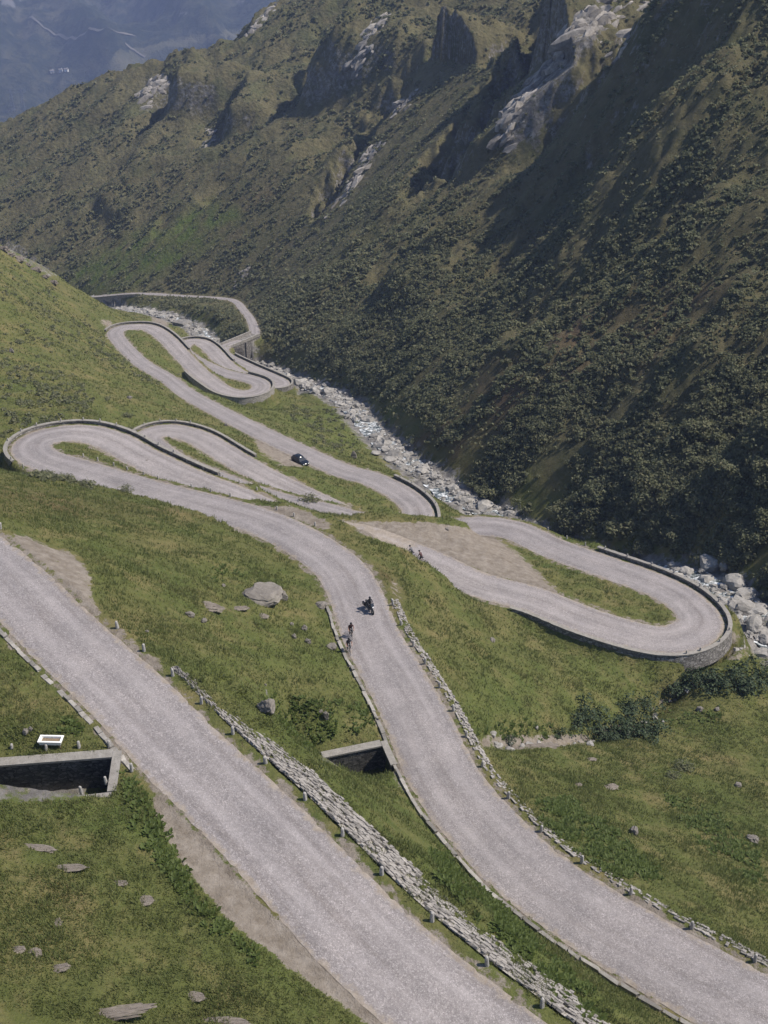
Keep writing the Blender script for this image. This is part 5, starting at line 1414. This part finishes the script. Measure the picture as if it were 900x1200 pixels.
# ------------------------------------------------------------------ people, bicycles, motorcycle, car
def person(parent_loc, rz, zs, pose, mats, helmet, label, group=None):
    """one continuous body grown from a skeleton; local +Y is the riding direction, origin at the ground"""
    lean, hand, knee, foot = pose
    J = {'pelvis': (0, -.12, zs + .06), 'waist': (0, -.12 + lean * .35, zs + .24), 'chest': (0, -.12 + lean * .8, zs + .46), 'neck': (0, -.12 + lean * 1.05, zs + .60), 'chin': (0, -.07 + lean * 1.08, zs + .68), 'head': (0, -.06 + lean * 1.1, zs + .77)}
    Rr = {'pelvis': .135, 'waist': .125, 'chest': .15, 'neck': .055, 'chin': .075, 'head': .10}
    E = [('pelvis', 'waist'), ('waist', 'chest'), ('chest', 'neck'), ('neck', 'chin'), ('chin', 'head')]
    for s, n in ((-1, 'l'), (1, 'r')):
        J['sh' + n] = (s * .19, -.12 + lean * .88, zs + .50); Rr['sh' + n] = .068
        J['el' + n] = (s * .27, (-.12 + lean * .88) * .45 + hand[0] * .55 - .05, (zs + .50) * .45 + hand[1] * .55 - .06); Rr['el' + n] = .048
        J['wr' + n] = (s * .25, hand[0] - .06, hand[1] + .03); Rr['wr' + n] = .034
        J['ha' + n] = (s * .24, hand[0] + .03, hand[1]); Rr['ha' + n] = .036
        for fi in range(4):
            J['f%d%s' % (fi, n)] = (s * (.205 + fi * .024), hand[0] + .075, hand[1] - .012 - .006 * abs(fi - 1.5)); Rr['f%d%s' % (fi, n)] = .010
            E.append(('ha' + n, 'f%d%s' % (fi, n)))
        J['th' + n] = (s * .19, hand[0] + .03, hand[1] - .045); Rr['th' + n] = .011; E.append(('ha' + n, 'th' + n))
        kn = knee if s < 0 else (knee[0] + foot[2] * .35, knee[1] + foot[2] * .6)
        ft = (foot[0], foot[1]) if s < 0 else (foot[0] + foot[2] * .2, foot[1] + foot[2])
        J['hp' + n] = (s * .10, -.08, zs + .0); Rr['hp' + n] = .095
        J['kn' + n] = (s * .13, kn[0], kn[1]); Rr['kn' + n] = .062
        J['an' + n] = (s * .12, ft[0], ft[1] + .08); Rr['an' + n] = .042
        J['to' + n] = (s * .12, ft[0] + .17, ft[1] + .02); Rr['to' + n] = .04
        E += [('chest', 'sh' + n), ('sh' + n, 'el' + n), ('el' + n, 'wr' + n), ('wr' + n, 'ha' + n), ('pelvis', 'hp' + n), ('hp' + n, 'kn' + n), ('kn' + n, 'an' + n), ('an' + n, 'to' + n)]
    names = list(J); ix = {n: i for i, n in enumerate(names)}
    me = bpy.data.meshes.new('person'); me.from_pydata([J[n] for n in names], [(ix[a], ix[b]) for a, b in E], [])
    o = bpy.data.objects.new('person', me); COL.objects.link(o)
    md = o.modifiers.new('skin', 'SKIN'); md.use_smooth_shade = True
    for i, n in enumerate(names):
        sv = me.skin_vertices[0].data[i]; sv.radius = (Rr[n], Rr[n]); sv.use_root = n == 'pelvis'
    o.modifiers.new('sub', 'SUBSURF').levels = 1
    dg = bpy.context.evaluated_depsgraph_get(); em = bpy.data.meshes.new_from_object(o.evaluated_get(dg))
    o.modifiers.clear(); o.data = em
    em.materials.clear()
    for k in mats: em.materials.append(k)      # top, bottom, skin, shoe
    for f in em.polygons:
        c = f.center; f.use_smooth = True
        nkz = J['neck'][2]
        if c.z > nkz + .02 and abs(c.x) < .15: f.material_index = 2
        elif abs(c.x) > .21 and c.y > J['ell'][1] - .02 and c.z > zs - .1: f.material_index = 2
        elif c.z < foot[1] + .13 or (c.z < foot[1] + foot[2] + .13 and c.x > 0): f.material_index = 3
        elif c.z > zs + .14: f.material_index = 0
        elif c.z < knee[1] - .08: f.material_index = 2
        else: f.material_index = 1
    o.location = parent_loc; o.rotation_euler = (0, 0, rz)
    tag(o, label, 'person', group)
    mb = MB(); hc = Vector(J['head']); mb.ball(hc + Vector((0, -.01, .035)), (.128, .150, .118), 2); mb.build('helmet', helmet, o, True)
    return o
def wheel(parent, c, R, r, spokes=True, rimmat='chrome'):
    w_ = MB(); w_.ring(c, R - r, r); wo_ = w_.build('wheel', M['rubber'], parent, True)
    q = MB(); q.ring(c, R - r * 2.2, r * .55, m=5)
    for k in range(7):
        a = k * 2 * math.pi / 7; q.tube([Vector(c), Vector(c) + Vector((0, math.cos(a), math.sin(a))) * (R - r * 2)], .006 if r < .03 else .018, 4)
    q.build('rim', M[rimmat], wo_)
def bicycle(loc, rz, paint_, label, group):
    b_ = tag(empty('bicycle', loc, rz), label, 'bicycle', group)
    for yy in (-.52, .52): wheel(b_, (0, yy, .34), .34, .018)
    mb = MB(); bb = (0, -.08, .29)
    for a, c in ((bb, (0, -.22, .88)), (bb, (0, .38, .80)), ((0, -.20, .80), (0, .36, .86)), (bb, (0, -.52, .34)), ((0, -.2, .8), (0, -.52, .34)), ((0, .36, .88), (0, .52, .34))): mb.tube([a, c], .02, 6)
    mb.build('frame', paint_, b_)
    mb = MB(); mb.box((0, -.24, .93), (.14, .26, .05), taper=.7, bev=.015); mb.build('saddle', M['black'], b_)
    mb = MB(); mb.tube([(-.22, .50, .93), (-.2, .42, .97), (.2, .42, .97), (.22, .50, .93)], .014, 6); mb.tube([(0, .36, .86), (0, .42, .97)], .016, 6); mb.build('handlebar', M['black'], b_)
    mb = MB(); mb.tube([(-.1, -.08, .12), (-.06, -.08, .29), (.06, -.08, .29), (.1, -.08, .46)], .012, 5); mb.ring((.05, -.08, .29), .09, .01, m=4, n=12); mb.build('crankset', M['steel'], b_)
    return b_
def heading(p, k, sgn): return math.atan2(-p.T[k, 0] * sgn, p.T[k, 1] * sgn)     # local +Y along sgn * travel
def road_point(p, u, v, lo, hi):
    k = p.near(u, v, lo, hi); q = at(u, v, -p.P[k, 2]); q[2] = p.P[k, 2] + .03
    return q, k
CY = [(main, 411, 746, 30, 90, -1, 'jersey', 'dark', 'cyclist in dark red riding behind at the inner edge of the middle road', 'dark bicycle of the farther rider at the inner edge of the middle road'),
      (main, 408.5, 764, 30, 90, -1, 'jersey2', 'chrome', 'cyclist in dark blue leading at the inner edge of the middle road', 'light-framed bicycle of the leading rider at the inner edge of the middle road'),
      (main, 482.5, 654, 180, 215, -1, 'jersey3', 'chrome', 'cyclist in grey riding ahead on the lower road beside the dirt lay-by', 'light-framed bicycle ahead on the lower road beside the dirt lay-by'),
      (main, 493.5, 660, 180, 215, -1, 'jersey', 'dark', 'cyclist in dark red following on the lower road beside the dirt lay-by', 'dark bicycle following on the lower road beside the dirt lay-by')]
for p, u, v, lo, hi, sg, top, fr, l1, l2 in CY:
    q, k = road_point(p, u, v, lo, hi); rz = heading(p, k, sg)
    bicycle(q, rz, M['chrome'] if fr == 'chrome' else M['black'], l2, 'bicycles on the road')
    person(q, rz, .93, (.34, (.44, 1.0), (.22, .62), (-.06, .08, .26)), [M[top], M['shorts'], M['skin'], M['black']], M['black'], l1, 'cyclists on the road')
# motorcycle coming up the middle road
q, k = road_point(main, 433, 716, 30, 90); rz = heading(main, k, -1) + .25
mo = tag(empty('motorcycle', q, rz), 'black touring motorcycle in the middle of the road near the cyclists', 'motorcycle')
for yy in (-.72, .74): wheel(mo, (0, yy, .32), .32, .07, rimmat='steel')
mb = MB()
def sec(yq, w, z0, z1, n=10): return [Vector((math.cos(2*math.pi*i/n) * w, yq, (z0 + z1) / 2 + math.sin(2*math.pi*i/n) * (z1 - z0) / 2)) for i in range(n)]
mb.loft([sec(-.85, .09, .72, .86), sec(-.55, .15, .6, .84), sec(-.1, .16, .45, .82), sec(.12, .2, .5, 1.0), sec(.42, .19, .55, 1.0), sec(.66, .13, .62, .98), sec(.8, .06, .75, .92)]); mb.build('body', M['black'], mo, True)
mb = MB(); mb.box((0, .05, .40), (.42, .55, .36), bev=.06); mb.build('engine', M['steel'], mo)
mb = MB(); mb.box((0, -.32, .86), (.28, .75, .09), bev=.03); mb.build('seat', M['rubber'], mo)
mb = MB()
for s in (-1, 1): mb.tube([(s * .09, .5, .95), (s * .09, .74, .32)], .03, 6)
mb.build('fork', M['steel'], mo)
mb = MB(); mb.tube([(-.38, .3, 1.03), (-.2, .46, 1.05), (.2, .46, 1.05), (.38, .3, 1.03)], .018, 6); mb.build('handlebar', M['black'], mo)
mb = MB(); mb.box((0, .7, 1.13), (.36, .03, .34), Matrix.Rotation(math.radians(25), 3, 'X'), taper=.7); mb.build('windscreen', M['glass'], mo)
mb = MB(); mb.ball((0, .80, .88), (.10, .06, .08), 2); mb.build('headlight', M['lamp'], mo, True)
for s in (-1, 1):
    mb = MB(); mb.box((s * .33, -.62, .62), (.2, .5, .36), bev=.04); mb.build('pannier', M['black'], mo)
mb = MB(); mb.tube([(.16, .2, .3), (.2, -.2, .25), (.24, -.75, .4)], .045, 8, .06); mb.build('exhaust', M['chrome'], mo)
person(q, rz, .86, (.16, (.33, 1.06), (.26, .72), (.0, .26, 0.0)), [M['jacket'], M['jacket'], M['jacket'], M['black']], M['black'], 'motorcyclist in black riding gear and helmet on the touring motorcycle')
# dark car parked on the gravel beside the straight road
q = hit1(352, 543); k = main.near(352, 535, 420, 480); rz = heading(main, k, -1)
car = tag(empty('parked_car', (q[0], q[1], q[2] + .02), rz), 'small dark car on the gravel patch beside the straight road', 'car')
def csec(yq, w, z0, z1, k2=.82, n=14):
    zc = z0 + (z1 - z0) * .45
    return [Vector((-w * .9, yq, z0)), Vector((-w, yq, z0 + .14)), Vector((-w, yq, zc)), Vector((-w * .97, yq, z1 - .05)), Vector((-w * k2, yq, z1)), Vector((w * k2, yq, z1)), Vector((w * .97, yq, z1 - .05)), Vector((w, yq, zc)), Vector((w, yq, z0 + .14)), Vector((w * .9, yq, z0))]
mb = MB(); mb.loft([csec(-2.05, .74, .38, .80), csec(-1.95, .84, .28, .92), csec(-1.3, .9, .22, .98), csec(-.2, .91, .22, .96), csec(.8, .90, .22, .95), csec(1.5, .88, .24, .88), csec(1.95, .80, .28, .74), csec(2.08, .70, .36, .62)]); mb.build('body', M['carpaint'], car, True)
mb = MB(); mb.loft([[Vector((-.74, -1.85, .93)), Vector((-.64, -1.55, 1.36)), Vector((.64, -1.55, 1.36)), Vector((.74, -1.85, .93))],
                    [Vector((-.80, -.9, .93)), Vector((-.64, -.9, 1.47)), Vector((.64, -.9, 1.47)), Vector((.80, -.9, .93))],
                    [Vector((-.80, .1, .93)), Vector((-.62, .0, 1.45)), Vector((.62, .0, 1.45)), Vector((.80, .1, .93))],
                    [Vector((-.78, .98, .93)), Vector((-.60, .42, 1.36)), Vector((.60, .42, 1.36)), Vector((.78, .98, .93))]]); mb.build('window', M['glass'], car)
mb = MB(); mb.loft([[Vector((-.60, -1.52, 1.375)), Vector((-.56, -1.5, 1.41)), Vector((.56, -1.5, 1.41)), Vector((.60, -1.52, 1.375))],
                    [Vector((-.63, -.9, 1.475)), Vector((-.58, -.9, 1.52)), Vector((.58, -.9, 1.52)), Vector((.63, -.9, 1.475))],
                    [Vector((-.60, .3, 1.385)), Vector((-.55, .3, 1.43)), Vector((.55, .3, 1.43)), Vector((.60, .3, 1.385))]]); mb.build('roof', M['carpaint'], car, True)
for s in (-1, 1):
    for yy in (-1.28, 1.3): wheel(car, (s * .80, yy, .32), .32, .1, rimmat='steel')
    mb = MB(); mb.ball((s * .62, 1.98, .64), (.15, .08, .08), 2); mb.build('headlight', M['lamp'], car, True)
    mb = MB(); mb.ball((s * .70, -2.0, .80), (.10, .05, .11), 2); mb.build('taillight', M['redlamp'], car, True)
    mb = MB(); mb.box((s * 1.0, .55, 1.0), (.2, .12, .13), bev=.03); mb.build('mirror', M['carpaint'], car)
log('vehicles')

# ------------------------------------------------------------------ the far side of the main valley
def far_z(x, y):
    z = -490 + 0.205 * np.maximum(y - 2150, 0) + 0.00004 * np.maximum(y - 2900, 0) ** 2
    a = sstep(2150, 2700, y)
    z = z + a * (95 * fbm(x / 900 + 2, y / 700, 6, 501, .55) + 75 * (0.5 - np.abs(noise(x / 300 + y / 900, y / 1300, 511)) * 1.6) + 30 * (0.5 - np.abs(noise(x / 110 + y / 500, y / 700, 512)) * 1.6))
    return z + 0.02 * (x + 600) * a
fxg = np.linspace(-3600, 2600, 380); fyg = np.linspace(1200, 5600, 330)
X, Y = np.meshgrid(fxg, fyg); Z = far_z(X, Y) + 6 * fbm(X / 60, Y / 60, 3, 521)
U_, V_ = seen(X, Y, Z)
fld = paint(U_, V_, [([(90,75),(130,70),(175,50),(235,38),(300,22),(300,45),(200,58),(150,90),(100,95)], .8), ([(50,85),(110,88),(90,100),(60,95)], .5), ([(140,55),(190,50),(170,70),(120,80)], 1)], 4)
scr = paint(U_, V_, [([(0,12),(30,4),(60,0),(0,-10)], .9), ([(250,20),(300,0),(320,-10),(280,-5)], .6), ([(200,0),(225,0),(220,20),(208,18)], .6)], 4)
m, nt, b = new_mat('far_mountainside'); t = NT(nt); b.inputs['Roughness'].default_value = 1.0; b.inputs['Specular IOR Level'].default_value = 0.05
c = t.ramp(t.noise(0.004, 7, 0.7), [(0.36, (0.026, 0.032, 0.022)), (0.52, (0.052, 0.056, 0.036)), (0.68, (0.10, 0.092, 0.062))])
c = t.mix(t.ramp(t.noise(0.03, 6, 0.75), [(0.45, 0.85), (0.58, 0.0)]), c, (0.014, 0.022, 0.015))
fm = t.ramp(t.math('ADD', t.attr('field'), t.math('MULTIPLY', t.math('SUBTRACT', t.noise(0.014, 7, 0.75), 0.5), 2.4)), [(0.6, 0.0), (0.75, 0.8)])
c = t.mix(fm, c, t.ramp(t.noise(0.02, 4, 0.6), [(0.35, (0.07, 0.075, 0.042)), (0.65, (0.13, 0.12, 0.075))]))
sm_ = t.ramp(t.math('ADD', t.attr('scree'), t.math('MULTIPLY', t.math('SUBTRACT', t.noise(0.012, 7, 0.75), 0.5), 2.4)), [(0.65, 0.0), (0.85, 0.8)])
c = t.mix(sm_, c, (0.17, 0.165, 0.16)); t.l(c, b.inputs['Base Color']); t.l(t.bump(t.noise(0.03, 7, 0.75), 1.0, 14.0), b.inputs['Normal'])
idx = np.arange(X.size).reshape(X.shape)
Fq = np.stack([idx[:-1, :-1], idx[:-1, 1:], idx[1:, 1:], idx[1:, :-1]], -1).reshape(-1, 4)
tag(link('far_mountains', mesh_np('far_mountains', np.stack([X, Y, Z], -1).reshape(-1, 3), Fq, m, True, attrs=dict(field=fld, scree=scr))), kind='structure')
FZ = Z
def fheight(x, y): return lookup(FZ, fxg, fyg, x, y)
def fhit(u, v): return march(lambda a, b_: np.where(np.asarray(b_) < 1210, -1e4, fheight(a, b_)), u, v, 1250, 5400, 1200)
mroad = simple('pale_valley_road', (0.11, 0.10, 0.085), 0.9, 0, .1, .05)
for px in ([(34,22),(48,29),(62,36),(75,41),(90,46),(112,48),(132,47),(160,44)], [(147,52),(158,60),(170,68)]):
    P = fhit([a for a, _ in px], [b_ for _, b_ in px]); P = resample(P, 6.0)
    if len(P) > 12: P[:, 0] = gsmooth(P[:, 0], 9); P[:, 1] = gsmooth(P[:, 1], 9)
    T = np.gradient(P[:, :2], axis=0); T /= np.maximum(np.linalg.norm(T, axis=1)[:, None], 1e-6); Nn = np.stack([-T[:, 1], T[:, 0]], -1)
    V = []
    for s in np.linspace(-1, 1, 4):
        q = P[:, :2] + Nn * 2.2 * s; V.append(np.column_stack([q, fheight(q[:, 0], q[:, 1]) + 3.0]))
    V = np.stack(V, 1); id_ = np.arange(V.shape[0] * 4).reshape(-1, 4)
    Fc = np.stack([id_[:-1, :-1], id_[1:, :-1], id_[1:, 1:], id_[:-1, 1:]], -1).reshape(-1, 4)[:, ::-1]
    tag(link('valley_road', mesh_np('valley_road', V.reshape(-1, 3), Fc, mroad)), kind='structure')
def house(u, v, sx, sy, h, rz, label):
    q = fhit([u], [v])[0]
    r = tag(empty('house', (q[0], q[1], q[2] - 1), rz), label, 'house', 'white houses in the far valley')
    mb = MB(); mb.box((0, 0, h / 2), (sx, sy, h)); mb.build('wall', M['render'], r)
    mb = MB(); mb.loft([[Vector((a * (sx / 2 + .8), -sy / 2 - .8, h + .02)), Vector((a * (sx / 2 + .8), 0, h + sy * .28)), Vector((a * (sx / 2 + .8), sy / 2 + .8, h + .02))] for a in (-1, 1)]); rf = mb.build('roof', M['roof'], r)
    mb = MB(); mb.box((sx * .2, sy * .18, h + sy * .22), (1, 1, 3)); mb.build('chimney', M['render'], rf)
    for k in range(3):
        for zq in (2, 5):
            mb = MB(); mb.box(((k - 1) * sx * .3, -sy / 2 - .03, zq), (1.4, .12, 1.6)); mb.build('window', M['glass'], r)
    mb = MB(); mb.box((sx * .15, -sy / 2 - .04, 1.2), (1.3, .12, 2.3)); mb.build('door', M['timber'], r)
house(71.5, 84, 8, 7, 6, .1, 'left of the two bright white houses on the far hillside')
house(78, 83.5, 8, 7, 6, -.1, 'right of the two bright white houses on the far hillside')
house(61, 85, 9, 7, 5.5, .4, 'dimmer pale house left of the bright pair on the far hillside')
def pylon(u, v, H, label):
    q = fhit([u], [v])[0]; r = tag(empty('power_pylon', (q[0], q[1], q[2])), label, 'pylon', 'power pylons in the far valley')
    mb = MB()
    for s in (-1, 1):
        for s2 in (-1, 1): mb.tube([(s * 3.5, s2 * 3.5, 0), (s * 1.0, s2 * 1.0, H)], .35, 5, .25)
    for k in range(6):
        z0 = H * k / 6; w0 = 3.5 - 2.5 * k / 6; w1 = 3.5 - 2.5 * (k + 1) / 6; z1 = H * (k + 1) / 6
        for s2 in (-1, 1):
            mb.tube([(-w0, s2 * w0, z0), (w1, s2 * w1, z1)], .16, 4); mb.tube([(w0, s2 * w0, z0), (-w1, s2 * w1, z1)], .16, 4)
            mb.tube([(s2 * w0, -w0, z0), (s2 * w1, w1, z1)], .16, 4); mb.tube([(s2 * w0, w0, z0), (s2 * w1, -w1, z1)], .16, 4)
    mb.build('lattice_mast', M['steel'], r)
    for zq, w in ((H * .96, 9), (H * .82, 12)):
        mb = MB(); mb.tube([(-w, 0, zq), (0, 0, zq + 1), (w, 0, zq)], .35, 5); mb.tube([(-w, 0, zq), (0, 0, zq - 1), (w, 0, zq)], .25, 5); mb.build('cross_arm', M['steel'], r)
pylon(16, 131, 46, 'left lattice power pylon rising behind the left ridge'); pylon(28, 130, 46, 'right lattice power pylon rising behind the left ridge')

# ------------------------------------------------------------------ air
zt = max(float(TZ.max()), float(FZ.max()), 5) + 12; zb = -520 - 60
mb = MB(); mb.box((-400, 2600, (zt + zb) / 2), (7600, 6800, zt - zb))
m = bpy.data.materials.new('haze'); m.use_nodes = True; nt = m.node_tree; nt.nodes.clear()
out = nt.nodes.new('ShaderNodeOutputMaterial'); pv = nt.nodes.new('ShaderNodeVolumePrincipled')
pv.inputs['Color'].default_value = (0.47, 0.59, 1.0, 1); pv.inputs['Density'].default_value = 0.00014; pv.inputs['Anisotropy'].default_value = 0.0
nt.links.new(pv.outputs[0], out.inputs['Volume'])
tag(mb.build('haze', m), kind='stuff')
log('far side', zt, float(FZ.max()), float(FZ.min()))


# ------------------------------------------------------------------ camera, light, air
cam = bpy.data.cameras.new('camera'); co = bpy.data.objects.new('camera', cam); COL.objects.link(co)
co.location = (0, 0, 0); co.rotation_euler = (math.radians(60), 0, 0)
cam.sensor_fit = 'VERTICAL'; cam.angle = 2 * math.atan(600 / F); cam.sensor_fit = 'VERTICAL'
cam.clip_start = 1; cam.clip_end = 30000
SC.camera = co
SUN_EL, SUN_AZ = math.radians(53), math.radians(86)     # azimuth from +Y towards +X
sd = Vector((math.sin(SUN_AZ) * math.cos(SUN_EL), math.cos(SUN_AZ) * math.cos(SUN_EL), math.sin(SUN_EL)))
sl = bpy.data.lights.new('sun', 'SUN'); sl.energy = 4.2; sl.angle = math.radians(0.53); sl.color = (1.0, 0.92, 0.815)
so = bpy.data.objects.new('sun', sl); COL.objects.link(so); so.rotation_euler = (-sd).to_track_quat('-Z', 'Y').to_euler(); so.location = (300, 0, 300)
w = bpy.data.worlds.new('World'); SC.world = w; w.use_nodes = True
nt = w.node_tree; nt.nodes.clear()
sky = nt.nodes.new('ShaderNodeTexSky'); sky.sky_type = 'NISHITA'; sky.sun_disc = False
sky.sun_elevation = SUN_EL; sky.sun_rotation = SUN_AZ; sky.altitude = 1800; sky.air_density = 1.0; sky.dust_density = 1.0
bg = nt.nodes.new('ShaderNodeBackground'); bg.inputs[1].default_value = 0.095
wo = nt.nodes.new('ShaderNodeOutputWorld'); nt.links.new(sky.outputs[0], bg.inputs[0]); nt.links.new(bg.outputs[0], wo.inputs[0])
SC.view_settings.view_transform = 'Standard'; SC.view_settings.look = 'None'; SC.view_settings.gamma = 1
SC.view_settings.exposure = 0.72
SC.view_settings.use_curve_mapping = False
SC.cycles.max_bounces = 6; SC.cycles.transparent_max_bounces = 4; SC.cycles.volume_bounces = 0
log('done')
